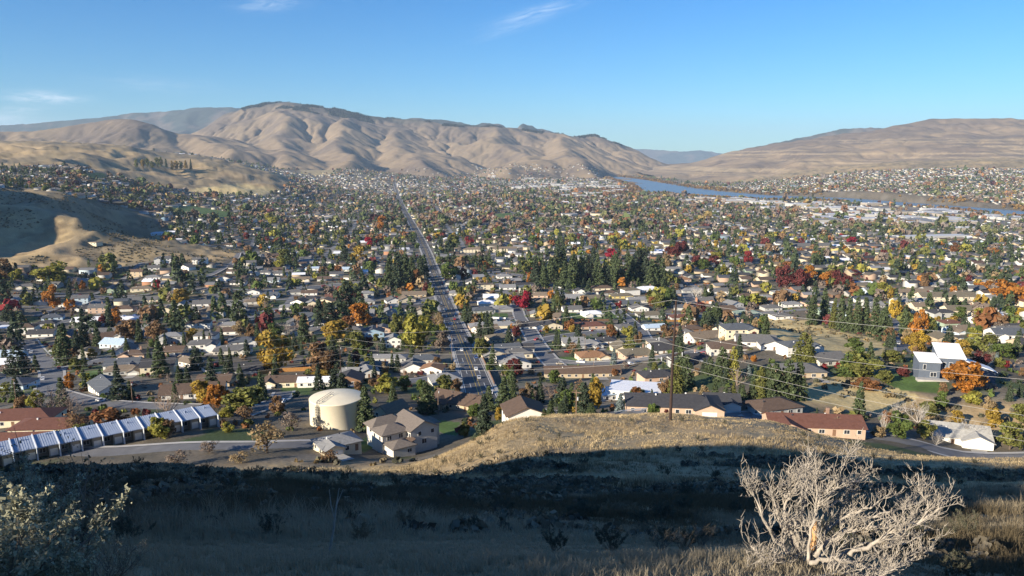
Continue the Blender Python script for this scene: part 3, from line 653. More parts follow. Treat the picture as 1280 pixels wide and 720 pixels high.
def near_road(x, y, pad):
    for q, w_ in ROADS:
        if np.min(np.hypot(q[:, 0] - x, q[:, 1] - y)) < w_ / 2 + pad: return True
    return False
HL = []    # traced houses: (object, attributes) labelled at the end
GRID = math.atan2(AVE[40][0] - AVE[5][0], AVE[40][1] - AVE[5][1])   # bearing of the avenue, east of north
def traced(px, py, W, D, rd=0, st=1, roof='hip', rc='grey', wc='white', wing=None, **k):
    g = ground_at(px, py); d = g[1]; rot = -GRID + R(rd)
    o = house(g[0] + math.sin(rot) * -D * .4 * 0, g[1] + D * .35, gz(g[0], g[1] + D * .35), rot, W, D, st, roof, rc, wc, wing, detail=2 if d < 520 else 1, **k)
    HL.append(dict(o=o, rc=rc, wc=wc, roof=roof, st=st, W=W, D=D)); return o
T = [  # photo position of the front wall's foot, width, depth, turn, storeys, roof, roof colour, wall colour, wing
 (32,361,18,11,8,1,'hip','grey','cream',(-1,6,2)), (64,359,16,11,-6,1,'gable','grey','grey',(1,6,2)), (144,355,22,11,5,1,'hip','dark','tan',None), (170,346,18,10,-12,2,'gable','brown','tan',None),
 (205,329,24,13,12,2,'hip','grey','white',(-1,7,3)), (189,338,17,10,10,1,'gable','grey','white',None), (232,337,17,11,-30,1,'front','grey','white',None), (249,329,17,10,0,2,'gable','grey','white',None),
 (137,366,11,12,0,1,'front','grey','green',None), (151,366,11,12,0,1,'front','slate','green',None), (176,364,22,12,5,1,'hip','tan','cream',None), (212,347,14,11,0,1,'front','grey','white',None), (190,350,16,11,5,1,'hip','palegrey','white',None),
 (217,365,15,11,0,1,'front','dark','white',None), (198,357,15,9,0,1,'gable','grey','white',None), (250,366,21,11,4,1,'hip','grey','cream',(1,6,2)), (279,351,16,11,0,1,'front','brown','white',None), (297,356,17,10,0,1,'gable','dark','white',(1,6,2)), (315,368,15,11,0,1,'front','grey','white',None),
 (85,384,17,11,0,1,'front','palegrey','white',None), (99,379,15,10,8,2,'gable','grey','paleblue',None), (105,389,18,10,0,1,'gable','dark','white',(-1,7,2)), (122,386,13,10,0,1,'hip','dark','white',None), (181,378,24,12,3,1,'gable','grey','cream',None),
 (188,391,22,11,3,1,'hip','tan','peach',None), (206,391,15,11,3,1,'front','tan','cream',None), (237,391,16,11,0,1,'gable','grey','white',None), (263,391,20,11,2,1,'hip','tan','peach',None), (176,411,19,12,-8,1,'gable','brown','cream',(-1,8,2)),
 (106,405,22,12,0,1,'gable','white','white',None), (63,400,16,12,14,1,'hip','slate','paleblue',None), (57,408,15,11,0,1,'hip','dark','grey',None), (12,414,22,12,0,1,'flat','white','cream',None), (50,421,19,11,0,1,'gable','dark','white',None),
 (122,427,19,13,22,1,'gable','brown','cream',None), (142,434,17,12,-20,1,'gable','blue','paleblue',None), (301,431,18,12,10,1,'hip','slate','white',(1,6,2)), (244,298,20,11,0,1,'hip','grey','white',None), (266,300,19,11,0,1,'gable','grey','white',None), (287,302,17,11,0,1,'hip','dark','white',None),
 (287,308,18,10,0,1,'gable','brown','white',None), (197,296,24,12,15,1,'hip','blue','paleblue',None), (232,289,18,10,0,1,'gable','grey','white',None),
 (330,317,20,12,-10,1,'front','tan','cream',None), (330,343,17,12,0,1,'hip','grey','white',None), (352,344,24,12,2,1,'gable','grey','white',None), (339,353,17,11,0,1,'gable','palegrey','paleblue',None), (374,352,22,11,3,1,'gable','tan','cream',(1,6,2)), (384,329,26,12,0,1,'gable','palegrey','grey',None), (407,329,20,12,0,1,'hip','grey','white',None),
 (437,339,30,11,0,1,'gable','blue','white',None), (392,338,22,10,0,1,'hip','blue','white',None), (470,338,17,11,20,1,'front','grey','white',None), (395,317,18,11,0,1,'gable','brown','white',None), (422,317,17,11,0,1,'gable','palegrey','grey',None),
 (369,368,18,12,0,1,'hip','grey','grey',None), (386,369,16,10,0,1,'gable','brown','white',None), (374,381,15,12,-20,1,'front','dark','white',None), (406,380,17,12,-15,1,'front','tan','cream',None), (361,387,18,11,5,1,'hip','palegrey','white',None),
 (506,378,17,13,14,1,'front','tan','cream',None), (490,379,14,12,12,1,'front','grey','white',None), (517,371,24,11,0,1,'gable','tan','tan',None), (511,389,16,11,0,1,'gable','dark','greige',None),
 (465,424,16,12,0,2,'front','slate','blue',None), (491,434,11,10,0,2,'front','palegrey','white',None), (473,406,17,10,0,1,'gable','dark','brown',None),
 (575,339,15,12,12,1,'front','grey','white',None), (597,340,18,11,4,1,'gable','brown','tan',None), (605,362,19,11,3,2,'flat','tan','cream',None), (577,361,17,12,8,1,'hip','grey','tan',None), (594,374,18,11,8,1,'gable','tan','white',None), (603,391,20,12,8,1,'hip','slate','grey',None), (634,362,17,11,0,1,'gable','palegrey','white',None), (630,348,18,12,0,1,'hip','palegrey','white',None),
 (607,417,18,13,20,1,'gable','tan','greige',(-1,6,2)), (624,427,17,13,15,1,'hip','olive','tan',None), (633,441,17,12,8,1,'gable','slate','greige',None), (616,448,15,12,12,1,'front','palegrey','cream',None), (637,456,16,12,10,1,'gable','palegrey','white',(-1,6,2)),
 (584,316,40,11,0,2,'gable','tan','cream',None), (629,315,42,11,0,2,'gable','tan','cream',None), (610,304,40,11,0,2,'gable','brown','cream',None),
 (676,396,18,12,-8,1,'front','palegrey','cream',None), (694,371,20,12,0,1,'hip','palegrey','grey',None), (714,376,26,14,-8,1,'gable','palegrey','grey',None), (715,390,17,11,0,1,'gable','grey','white',None), (741,396,18,12,6,1,'hip','white','white',(-1,7,2)), (752,363,24,12,0,1,'hip','brown','cream',None), (810,365,26,15,5,1,'hip','white','white',None), (777,373,22,12,0,1,'hip','olive','yellow',None),
 (788,383,19,12,0,1,'gable','slate','grey',None), (799,389,16,12,0,1,'front','grey','white',None), (814,397,24,13,0,1,'hip','olive','grey',None), (735,411,27,12,2,1,'hip','redbrown','peach',None), (662,411,20,12,4,1,'gable','dark','white',(1,7,2)), (688,411,17,12,4,1,'front','dark','cream',None), (783,413,15,11,0,1,'hip','grey','grey',None), (818,413,17,9,4,1,'gable','blue','white',None),
 (850,352,24,14,0,1,'hip','orange','peach',None), (866,366,24,12,0,1,'hip','palegrey','grey',None), (899,367,20,12,0,1,'gable','grey','white',None), (917,384,17,13,20,1,'front','palegrey','white',None), (903,386,15,12,20,1,'front','dark','white',None), (936,396,24,14,-10,1,'hip','green','cream',None), (855,388,17,12,-20,1,'hip','slate','grey',None), (925,421,18,13,-5,2,'hip','slate','cream',(1,6,2)), (947,432,20,12,-18,1,'gable','grey','white',None), (881,425,20,13,10,1,'gable','tan','greige',(1,6,2)), (864,423,13,12,8,1,'front','grey','tan',None),
 (741,450,18,13,4,1,'hip','orange','cream',(1,7,2)), (733,435,20,13,0,1,'hip','palegrey','grey',(1,6,2)), (800,447,21,14,2,1,'hip','olive','peach',(1,8,3)), (779,439,13,13,0,1,'front','olive','cream',None), (833,440,19,13,5,1,'gable','dark','white',(1,7,3)), (912,440,19,13,-10,1,'hip','brown','greige',None), (653,440,14,10,0,1,'gable','dark','grey',None), (647,460,13,10,10,1,'front','palegrey','white',None), (865,455,20,13,0,1,'hip','dark','grey',None),
 (716,432,15,11,0,1,'gable','palegrey','white',None), (759,430,13,11,0,1,'hip','dark','white',None),
 (1012,309,78,18,0,1,'gable','grey','tan',None), (1080,359,22,13,0,1,'gable','white','white',None), (982,369,26,13,0,1,'hip','palegrey','cream',None), (1132,372,40,13,-6,2,'gable','tan','cream',None), (1185,377,52,14,-8,2,'gable','olive','cream',None), (1136,384,26,12,-6,2,'gable','palegrey','cream',None), (1162,390,28,12,-8,2,'gable','tan','cream',None), (1210,395,34,13,-8,2,'gable','olive','cream',None), (1245,398,26,14,-6,1,'flat','white','cream',None), (1262,428,18,13,-10,2,'gable','slate','white',(-1,6,2)), (1033,393,15,10,0,1,'gable','green','green',None), (965,388,17,12,0,1,'hip','grey','grey',None), (1145,351,26,15,0,1,'hip','grey','grey',None),
 (1036,456,15,11,8,1,'gable','grey','greige',None), (1003,471,19,13,-6,1,'hip','grey','tan',None), (968,437,13,11,-15,1,'front','grey','white',None), (1092,346,20,12,0,1,'gable','dark','grey',None),
 (114,302,20,12,-20,1,'flat','tan','cream',None), (1275,415,20,12,0,1,'gable','dark','white',None),
]
for t in T:
    t = list(t); traced(*t, chimney=(t[0] % 5 == 0))
# ---------------------------------------------------------------- near buildings, one by one
def put(px, py, d=None): g = ground_at(px, py) if d is None else P(px, py, d); return g
# long white-walled house in front of an orange board fence
def special(px, py, W, D, rot, label, **k):
    g = put(px, py); o = house(g[0], g[1] + D * .4, gz(g[0], g[1]), R(rot), W, D, **k); tag(o, label, 'house'); return o
special(360, 484, 25, 11, 4, 'long low grey-brown roofed cream house in front of the orange board fence', roof='hip', rc='brown', wc='cream', wing=(-1, 7, 2))
special(392, 484, 15, 7, 4, 'narrow white-roofed outbuilding directly behind the cream water tank', roof='gable', rc='white', wc='white')
special(487, 524, 8, 11, -38, 'small cream shed house just right of the conifer beside the water tank', roof='front', rc='tan', wc='cream', garage=False, detail=1)
special(540, 468, 12, 9, -8, 'small white gabled house with an orange-brown roof left of the avenue', roof='front', rc='orange', wc='white', garage=False)
special(482, 453, 24, 8, 0, 'wide house with pale canvas-like roof behind the yellow-green round tree', roof='hip', rc='palegrey', wc='grey')
special(458, 472, 11, 9, 20, 'small white gabled house left of the yellow-green round tree', roof='front', rc='palegrey', wc='white')
special(437, 472, 9, 8, 0, 'tiny pale blue shed between the tall thin pole and the white gabled house', roof='gable', rc='palegrey', wc='paleblue', detail=1)
special(576, 512, 22, 13, -28, 'dark brown roofed house with a porch at the near end of the avenue', roof='gable', rc='brown', wc='tan', wing=(-1, 8, 3))
special(532, 455, 15, 10, 4, 'dark roofed house with a blue tarpaulin beside the orange-brown roofed cottage', roof='hip', rc='slate', wc='greige')
special(655, 534, 9.5, 8.5, 10, 'grey-brown gabled white house at the left foot of the sunlit knoll', roof='front', rc='brown', wc='white', garage=False)
special(728, 472, 40, 11, 2, 'long brown-roofed house with two small white dormers behind the yellow tree', roof='gable', rc='brown', wc='tan')
special(845, 518, 30, 13, -6, 'long dark-roofed brick house behind the tall brown power pole', roof='hip', rc='dark', wc='peach', wing=(1, 9, 2))
special(905, 513, 12, 10, -8, 'white garage house with black roof joined to the right of the long dark-roofed house', roof='gable', rc='dark', wc='white', wing=(1, 6, 1))
special(797, 497, 21, 15, -12, 'broad white flat-roofed house behind the bushy green tree', roof='flat', rc='white', wc='white')
special(767, 500, 14, 10, 20, 'white flat-roofed house beside the silvery blue spruce', roof='flat', rc='blue', wc='white')
special(1022, 543, 29, 11, -5, 'long red-brown roofed peach house beside the shaded road', roof='gable', rc='redbrown', wc='peach', wing=(-1, 10, 3), chimney=True)
special(970, 520, 17, 11, 18, 'dark hip-roofed house at the left end of the long red-brown roofed house', roof='hip', rc='brown', wc='grey')
special(1205, 556, 19, 13, -20, 'white house with a weathered pale grey roof behind bare white trees', roof='gable', rc='weathered', wc='white', wing=(1, 9, 2))
special(17, 533, 25, 12, 6, 'long brown-roofed white apartment block above the townhouses at the left edge', roof='hip', rc='redbrown', wc='cream', detail=2)
special(55, 545, 22, 11, 5, 'brown hip-roofed apartment block left of the rust coloured tree', roof='hip', rc='redbrown', wc='cream', detail=2)
special(20, 564, 27, 9, 5, 'lowest brown-roofed apartment block behind the grey sagebrush', roof='gable', rc='redbrown', wc='white', detail=2)
special(237, 498, 26, 12, 14, 'long white house with a grey roof behind the round bare tree', roof='gable', rc='brown', wc='white', wing=(1, 8, 3))
special(150, 462, 18, 12, 10, 'house with brown and slate roof right of the tall dark conifer', roof='gable', rc='slate', wc='white', wing=(1, 7, 3))
special(128, 492, 20, 12, -48, 'long white house standing end-on with a dark roof left of the round conifer', roof='gable', rc='slate', wc='white')
special(288, 443, 22, 12, 12, 'low grey-roofed house right of the slender conifer above the green lawn', roof='hip', rc='grey', wc='greige', wing=(1, 7, 2))
special(233, 458, 14, 9, -30, 'white garden house left of the bright green lawn', roof='gable', rc='tan', wc='white')
special(10, 488, 17, 13, 0, 'dark slate-roofed house at the left edge above the brown apartments', roof='hip', rc='slate', wc='paleblue')
special(5, 450, 19, 12, 8, 'blue-grey house at the left edge beside the dark conifer', roof='gable', rc='blue', wc='paleblue')
special(210, 445, 17, 11, 6, 'tan gabled house beside the slender conifer with a brown roof', roof='gable', rc='brown', wc='tan')
# ---------------------------------------------------------------- water tank
def water_tank():
    g = ground_at(414, 537); Rr, Hh = 9.6, 9.0; cx, cy, z = g[0], g[1] + Rr, g[2] - .3
    t = empty('water_tank', (cx, cy, z)); tag(t, 'large cream cylindrical water tank with caged ladder below the town', 'water tank')
    cm = mat('cream_tank_paint', (.72, .65, .49), .55, .3, var=.05, scale=.35); k = 64
    m = MB(); v = []; f = []
    prof = [(Rr, -3), (Rr, Hh - .35), (Rr + .02, Hh - .33), (Rr + .02, Hh - .15), (Rr - .1, Hh)]
    for r_, zz in prof: v += [(r_ * math.cos(2 * math.pi * i / k), r_ * math.sin(2 * math.pi * i / k), zz) for i in range(k)]
    for j in range(len(prof) - 1): f += [(j * k + i, j * k + (i + 1) % k, (j + 1) * k + (i + 1) % k, (j + 1) * k + i) for i in range(k)]
    o = m.add(v, f).build('shell', cm, t, True)
    m = MB(); v = []; f = []
    for r_, zz in ((Rr - .1, Hh), (Rr * .8, Hh + .5), (Rr * .4, Hh + 1.3), (.6, Hh + 1.6)): v += [(r_ * math.cos(2 * math.pi * i / k), r_ * math.sin(2 * math.pi * i / k), zz) for i in range(k)]
    for j in range(3): f += [(j * k + i, j * k + (i + 1) % k, (j + 1) * k + (i + 1) % k, (j + 1) * k + i) for i in range(k)]
    f.append(tuple(range(3 * k, 4 * k))); m.add(v, f).build('roof', cm, t, True)
    gm_ = mat('galvanised_steel', (.17, .17, .17), .5, .4, .3)
    a = R(-118); px_, py_ = math.cos(a), math.sin(a); tx, ty = -py_, px_
    def q(r_, s, zz): return (px_ * r_ + tx * s, py_ * r_ + ty * s, zz)
    m = MB()
    for s in (-.28, .28): m.tube([q(Rr + .35, s, 0), q(Rr + .35, s, Hh + 1.0), q(Rr - .8, s, Hh + 1.2)], .1, 5)
    for i in range(28): m.tube([q(Rr + .35, -.28, .2 + i * .31), q(Rr + .35, .28, .2 + i * .31)], .055, 4)
    m.build('ladder', gm_, t)
    m = MB()
    for i in range(8):
        zz = 1.6 + i * .95; m.tube([q(Rr + .35, -.45, zz), q(Rr + .9, -.5, zz), q(Rr + 1.15, 0, zz), q(Rr + .9, .5, zz), q(Rr + .35, .45, zz)], .085, 4)
    for s, r_ in ((-.48, .75), (-.25, 1.05), (.25, 1.05), (.48, .75)): m.tube([q(Rr + r_, s, 1.6), q(Rr + r_, s, 8.3)], .07, 4)
    m.build('ladder_cage', gm_, t)
    m = MB()
    for s in (-.5, .5):
        m.tube([q(Rr - .3, s, Hh + 1.15), q(2.0, s, Hh + 2.3)], .08, 4)
        for i in range(6): r_ = Rr - .3 - i * 1.3; zz = Hh + .1 + (Rr - r_) * .1; m.tube([q(r_, s, zz - .2), q(r_, s, zz + 1.0)], .04, 4)
    m.build('railing', gm_, t)
    m = MB(); m.box(-.6, .6, -.6, .6, 0, .7); o = m.build('hatch', cm, t); o.location = q(2.6, 0, Hh + .8)
    m = MB(); 
    for i in range(40):
        b = 2 * math.pi * i / 40; m.tube([(math.cos(b) * (Rr + 1.8), math.sin(b) * (Rr + 1.8), -1.0), (math.cos(b) * (Rr + 1.8), math.sin(b) * (Rr + 1.8), 1.5)], .05, 4)
    FOOT.append((cx, cy, 11.5)); return cx, cy, z
TANK = water_tank()
# big two-storey house at the foot of the knoll
def big_house():
    g = ground_at(508, 571); t = empty('house', (g[0], g[1] + 7, g[2] + .2), R(36)); tag(t, 'large two-storey pale grey house with brown hip roofs in front of the water tank', 'house')
    w = MB(); r_ = MB(); B = -4
    w.prism([(0, B), (9.5, B), (9.5, 5.6), (4.75, 8.0), (0, 5.6)], -1, 12, 'y'); gable_roof(r_, 0, 9.5, -1, 12, 5.6, 2.42, .6, 'y')
    w.box(-8.5, -.02, 1.5, 9, B, 5.2); hip_roof(r_, -8.5, 1, 1.5, 9, 5.2, 2.0)
    w.box(-8, -.5, -4.8, 1.48, B, 2.7); hip_roof(r_, -8, -.5, -4.8, 1.6, 2.7, 1.4)
    w.box(-7.5, -.04, 9.02, 15, B, 5.3); hip_roof(r_, -8, 3, 9.3, 15, 5.3, 2.2)
    w.box(9.52, 12.6, 3, 9, B, 4.6); r_.add([(9.5, 2.5, 5.0), (13.2, 2.5, 4.55), (13.2, 9.5, 4.55), (9.5, 9.5, 5.0), (9.5, 2.5, 5.2), (13.2, 2.5, 4.75), (13.2, 9.5, 4.75), (9.5, 9.5, 5.2)], [(3, 2, 1, 0), (4, 5, 6, 7), (0, 1, 5, 4), (1, 2, 6, 5), (2, 3, 7, 6), (3, 0, 4, 7)])
    w.build('wall', WM['greige'], t); r_.build('roof', mat('greyish_brown_shingles', (.165, .14, .12), .9, var=.15, scale=1.5), t)
    m = MB(); m.prism([(-1.9, 2.9), (.5, 3.7), (.5, 3.85), (-1.9, 3.05)], -3.6, -.05, 'y'); m.build('porch_roof', RM['brown'], t)
    for x, y, z, a, b, f in ((4.75, -1, 1.4, 1.6, 1.5, 'f'), (3.2, -1, 4.2, 1.1, 1.3, 'f'), (-2.2, 1.5, 4.0, 1.4, 1.3, 'f'), (-6.2, 1.5, 4.0, 1.4, 1.3, 'f'), (-8.5, 3.2, 3.9, 1.0, 1.2, 'l'), (-8.5, 7, 3.9, 1.0, 1.2, 'l'), (0, -.4, 4.0, .9, 1.2, 'l'), (0, .9, 4.0, .9, 1.2, 'l'), (-7.5, 12, 3.8, 1.2, 1.2, 'l'),
                         (-2.5, -4.8, 1.3, 1.4, 1.1, 'f'), (12.6, 6, 2.5, 1.2, 1.2, 'r'), (9.5, 0.5, 4, 1.1, 1.2, 'r'), (7.8, -1, 4.2, 1.1, 1.3, 'f')): window(t, x, y, z, a, b, f)
    o = garage_door(t, -8, -1.8, -.1, 4.2); o.rotation_euler = (0, 0, R(-90))
    FOOT.append((g[0], g[1] + 12, 15)); FOOT.append((g[0] + 4, g[1] + 8, 12))
big_house()
special(418, 567, 12, 9, 34, 'small grey-roofed garage house left of the large two-storey house', roof='hip', rc='palegrey', wc='cream', wing=(-1, 6, 2))
# stepped row of townhouses
def townhouses():
    A = ground_at(272, 533); Bp = ground_at(-12, 588); v = (A - Bp)[:2]; L = np.linalg.norm(v); v /= L; rot = math.atan2(v[1], v[0]); n = max(6, round(L / 5.6)); s = L / n
    metal = mat('white_metal_roof', (.33, .38, .47), .42, .4, var=.05, scale=.6); stucco = mat('taupe_stucco', (.30, .27, .22), .9, var=.08); fin = mat('fin_wall_paint', (.60, .62, .64), .8); dk = WM['brown']
    for i in range(n):
        p = Bp[:2] + v * s * (i + .0); z = gz(*p) * .6 + (Bp[2] + (A[2] - Bp[2]) * i / n) * .4 + .3
        t = empty('townhouse', (p[0], p[1], z), rot)
        k = n - i
        lab = {1: 'townhouse at the upper right end of the stepped white-roofed row', n: 'townhouse at the lower left end of the stepped white-roofed row'}.get(k, 'white-roofed townhouse, %s from the right end of the stepped row' % ORD[k])
        tag(t, lab, 'townhouse', 'stepped row of white-roofed townhouses')
        w = MB(); w.box(.15, s - .15, 2.2, 8.0, -4, 3.6); w.box(s * .52, s - .15, 0, 2.2, -4, 3.4); w.build('wall', stucco, t)
        r_ = MB(); r_.prism([(-1.0, 3.55), (8.2, 4.8), (8.2, 5.05), (-1.0, 3.8)], .12, s - .12, 'x'); 
        for j in range(1, 9): r_.prism([(-1.0, 3.78), (8.2, 5.03), (8.2, 5.12), (-1.0, 3.87)], .12 + (s - .24) * j / 9 - .03, .12 + (s - .24) * j / 9 + .03, 'x')
        r_.box(s * (.3 + .4 * (i * .37 % 1)), s * (.3 + .4 * (i * .37 % 1)) + .5, 4.5 + i % 3, 5 + i % 3, 4.3, 5.3)
        r_.build('roof', metal, t)
        f = MB(); f.box(-.14, .14, -1.9, 8.4, -4, 3.8); f.prism([(-1.9, 3.8), (8.4, 3.8), (8.4, 5.45), (-1.9, 4.2)], -.14, .14, 'x'); f.build('fin_wall', fin, t)
        if i == n - 1: f = MB(); f.box(s - .14, s + .14, -1.9, 8.4, -4, 3.8); f.build('fin_wall', fin, t)
        garage_door(t, s * .76, 0, .1, s * .36); window(t, s * .28, 2.2, 1.6, 1.6, 1.3, 'f')
        FOOT.append((p[0] + v[0] * s / 2 - v[1] * 5, p[1] + v[1] * s / 2 + v[0] * 5, 7))
ORD = ['', 'first', 'second', 'third', 'fourth', 'fifth', 'sixth', 'seventh', 'eighth', 'ninth', 'tenth', 'eleventh', 'twelfth', 'thirteenth', 'fourteenth', 'fifteenth', 'sixteenth', 'seventeenth', 'eighteenth', 'nineteenth', 'twentieth', 'twenty-first', 'twenty-second', 'twenty-third', 'twenty-fourth', 'twenty-fifth', 'twenty-sixth', 'twenty-seventh', 'twenty-eighth', 'twenty-ninth', 'thirtieth']
townhouses()
# blue-grey modern house
def blue_house():
    g = ground_at(1200, 477); t = empty('house', (g[0], g[1] + 6, g[2] + .2), R(-14)); tag(t, 'blue-grey modern house with white sloping roofs behind the round orange tree', 'house')
    bw = mat('blue_grey_cladding', (.10, .12, .155), .7, var=.08, scale=.6); wr = mat('white_membrane_roof', (.82, .82, .82), .5)
    w = MB(); r_ = MB()
    def shed(x0, x1, y0, y1, zl, zr, axis='x'):
        w.prism([(x0, -4), (x1, -4), (x1, zr), (x0, zl)], y0, y1, 'y')
        r_.prism([(x0 - .3, zl + .02), (x1 + .3, zr + .02), (x1 + .3, zr + .3), (x0 - .3, zl + .3)], y0 - .4, y1 + .4, 'y')
    def shedy(x0, x1, y0, y1, zf, zb):
        w.prism([(y0, -4), (y1, -4), (y1, zb), (y0, zf)], x0, x1, 'x')
        r_.prism([(y0 - .4, zf + .02), (y1 + .4, zb + .02), (y1 + .4, zb + .32), (y0 - .4, zf + .32)], x0 - .3, x1 + .3, 'x')
    shedy(-13.5, -5.6, -4, 5, 6.6, 8.2); shed(-5.6, 4.0, -2, 8, 9.3, 8.2) if False else shedy(-5.6, 4.2, -1, 9, 8.0, 11.8); shed(4.25, 15.5, -2, 6, 7.4, 3.4)
    w.build('wall', bw, t); r_.build('roof', wr, t)
    for x, y, z, a, b in ((-11.5, -4, 4.6, 1.0, 2.0), (-8, -4, 1.5, 2.2, 1.8), (-3.5, -1, 5.2, 1.2, 2.0), (-1, -1, 5.2, 1.2, 2.0), (1.5, -1, 1.6, 3.2, 2.1), (7, -2, 2.8, 1.6, 1.4), (11, -2, 1.6, 1.6, 1.4)): window(t, x, y, z, a, b, 'f')
    m = MB(); m.box(-14.5, -3, -7.5, -4.02, -2.5, .05); m.build('terrace', CONC, t)
    FOOT.append((g[0], g[1] + 6, 16))
blue_house()
# board fence by the long cream house
def board_fence(pts, h, label, m):
    q = [ground_at(a, b) for a, b in pts]; t = empty('board_fence', tuple(q[0])); tag(t, label, 'fence'); line = densify([p[:2] for p in q], 2.4); b = MB(); ps = MB()
    for i in range(len(line) - 1):
        x0, y0 = line[i]; x1, y1 = line[i + 1]; z0, z1 = gz(x0, y0), gz(x1, y1); o = q[0]
        nx, ny = -(y1 - y0), x1 - x0; L = math.hypot(nx, ny); nx, ny = nx / L * .04, ny / L * .04
        v = [(x0 - o[0] + sx * nx, y0 - o[1] + sx * ny, z0 - o[2] + zz) for sx in (-1, 1) for zz in (-.3, h)] + [(x1 - o[0] + sx * nx, y1 - o[1] + sx * ny, z1 - o[2] + zz) for sx in (-1, 1) for zz in (-.3, h)]
        b.add(v, [(0, 1, 5, 4), (2, 6, 7, 3), (1, 3, 7, 5), (0, 4, 6, 2), (0, 2, 3, 1), (4, 5, 7, 6)])
        ps.tube([(x0 - o[0], y0 - o[1], z0 - o[2] - .3), (x0 - o[0], y0 - o[1], z0 - o[2] + h + .12)], .09, 4)
    b.build('boards', m, t); ps.build('post_run', m, t)
OF = mat('orange_cedar_boards', (.44, .22, .07), .85, var=.15, scale=1.5); WF = mat('white_vinyl_fence', (.75, .74, .7), .6); BF = mat('brown_boards', (.17, .10, .06), .9, var=.15, scale=1.5)
board_fence(((322, 468), (350, 465), (395, 463)), 2.2, 'bright orange cedar board fence behind the long cream house', OF)
board_fence(((684, 397), (700, 398), (715, 398)), 1.6, 'white fence below the cream gabled house near the crimson tree', WF)
board_fence(((692, 399), (740, 401), (765, 401)), 1.5, 'brown board fence above the pink-roofed peach house', BF)
board_fence(((213, 434), (222, 440), (233, 447), (236, 452)), 1.8, 'peach and white garden wall running down beside the slender conifer', WF)
board_fence(((248, 460), (262, 470), (300, 466)), 1.7, 'white corner fence around the bright green lawn', WF)
board_fence(((462, 384), (500, 382)), 1.5, 'white fence along the green strip lawn left of the avenue', WF)
board_fence(((604, 398), (632, 399)), 1.5, 'pale fence beside the trimmed hedge right of the avenue', WF)
board_fence(((603, 448), (612, 468), (618, 482)), 1.7, 'brown fence along the right pavement at the avenue end', BF)
board_fence(((815, 402), (862, 402), (872, 404)), 1.5, 'orange-brown fence beside the curving street behind the power pole', OF)

# ---------------------------------------------------------------- infill houses on the street grid
ca, sa = math.cos(GRID), math.sin(GRID)
def toxy(a, b): return a * sa + b * ca, a * ca - b * sa
AVP = AVE
def bend_at(x, y): return 22 * fbm(x / 380 + 2, y / 380, 2)
def on_street(x, y, half):
    b_ = bend_at(x, y); u = x - .4 * b_; v = y - b_; a = u * sa + v * ca; b = u * ca - v * sa
    return (np.abs((a - 20 + 37) % 74 - 37) < half) | (np.abs((b - 4 * 23 - 3 + 103.5) % 207 - 103.5) < half)
def avoid_polys():
    return [world_poly(p) for p in (((664, 338), (836, 336), (838, 366), (664, 366)), ((480, 330), (515, 328), (520, 372), (476, 372)), ((985, 395), (1105, 400), (1105, 420), (985, 415)), ((640, 470), (740, 470), (740, 520), (640, 520)), ((880, 470), (1000, 470), (1000, 506), (880, 506)), ((960, 345), (1060, 345), (1060, 362), (960, 362)),
                                     ((320, 425), (430, 425), (430, 478), (320, 478)), ((495, 395), (545, 395), (545, 445), (495, 445)), ((1060, 446), (1280, 446), (1280, 560), (1060, 560)))]
AVOID = avoid_polys()
def town_ok(x, y, hm=.25):
    x = np.asarray(x); y = np.asarray(y); ok = hillmask(x, y) < hm
    for po in GREEN + SANDY: ok &= ~inpoly(x, y, po)
    far = y > 1500
    for po in COMM: ok &= ~(inpoly(x, y, po) & (np.sin(x * 12.9898 + y * 78.233) * 43758.5 % 1 > .32))
    d = polydist(x, y, RIVER, True); ok &= ~(inpoly(x, y, RIVER) | (d < 60))
    px, py = proj(np.stack([x, y, np.zeros_like(x) - 150], -1)); ok &= (px > -90) & (px < 1370) & (y > 215)
    return ok
lots = []
for i in range(4, 75):
    a0 = i * 74.0 + 20
    for side in (-1, 1):
        for j in range(-190, 190):
            b0 = j * 23.0 + (6 if side > 0 else 0)
            if j % 9 == 4: continue
            lots.append((a0 + side * 19, b0, side))
lots = np.array(lots); lx = lots[:, 0] * sa + lots[:, 1] * ca; ly = lots[:, 0] * ca - lots[:, 1] * sa
lx += np.interp(ly, AVE[:, 1], AVE[:, 0] - AVE[:, 1] * math.tan(GRID)) * 0
lx += rng.normal(0, 2.2, len(lx)); ly += rng.normal(0, 2.5, len(ly))
# streets bend a little
bend = 22 * fbm(lx / 380 + 2, ly / 380, 2); lx += bend * .4; ly += bend
k = (np.abs(lx) < ly * .74 + 20) & (ly > 330) & (ly < 5200); lx, ly, side = lx[k], ly[k], lots[k, 2]
k = town_ok(lx, ly) & (rng.random(len(lx)) < np.interp(ly, (300, 1500, 5000), (.93, .85, .5))); lx, ly, side = lx[k], ly[k], side[k]
RP = np.concatenate([np.c_[q, np.full(len(q), w_)] for q, w_ in ROADS])
def clear(x, y, rad, foot, roadpad):
    ok = np.ones(len(x), bool); ft = np.array(foot)
    for i in range(0, len(x), 4000):
        s = slice(i, i + 4000)
        ok[s] &= (np.hypot(x[s, None] - ft[:, 0], y[s, None] - ft[:, 1]) > ft[:, 2] + rad).all(1)
        ok[s] &= (np.hypot(x[s, None] - RP[:, 0], y[s, None] - RP[:, 1]) > RP[:, 2] / 2 + roadpad).all(1)
    return ok
gs = []
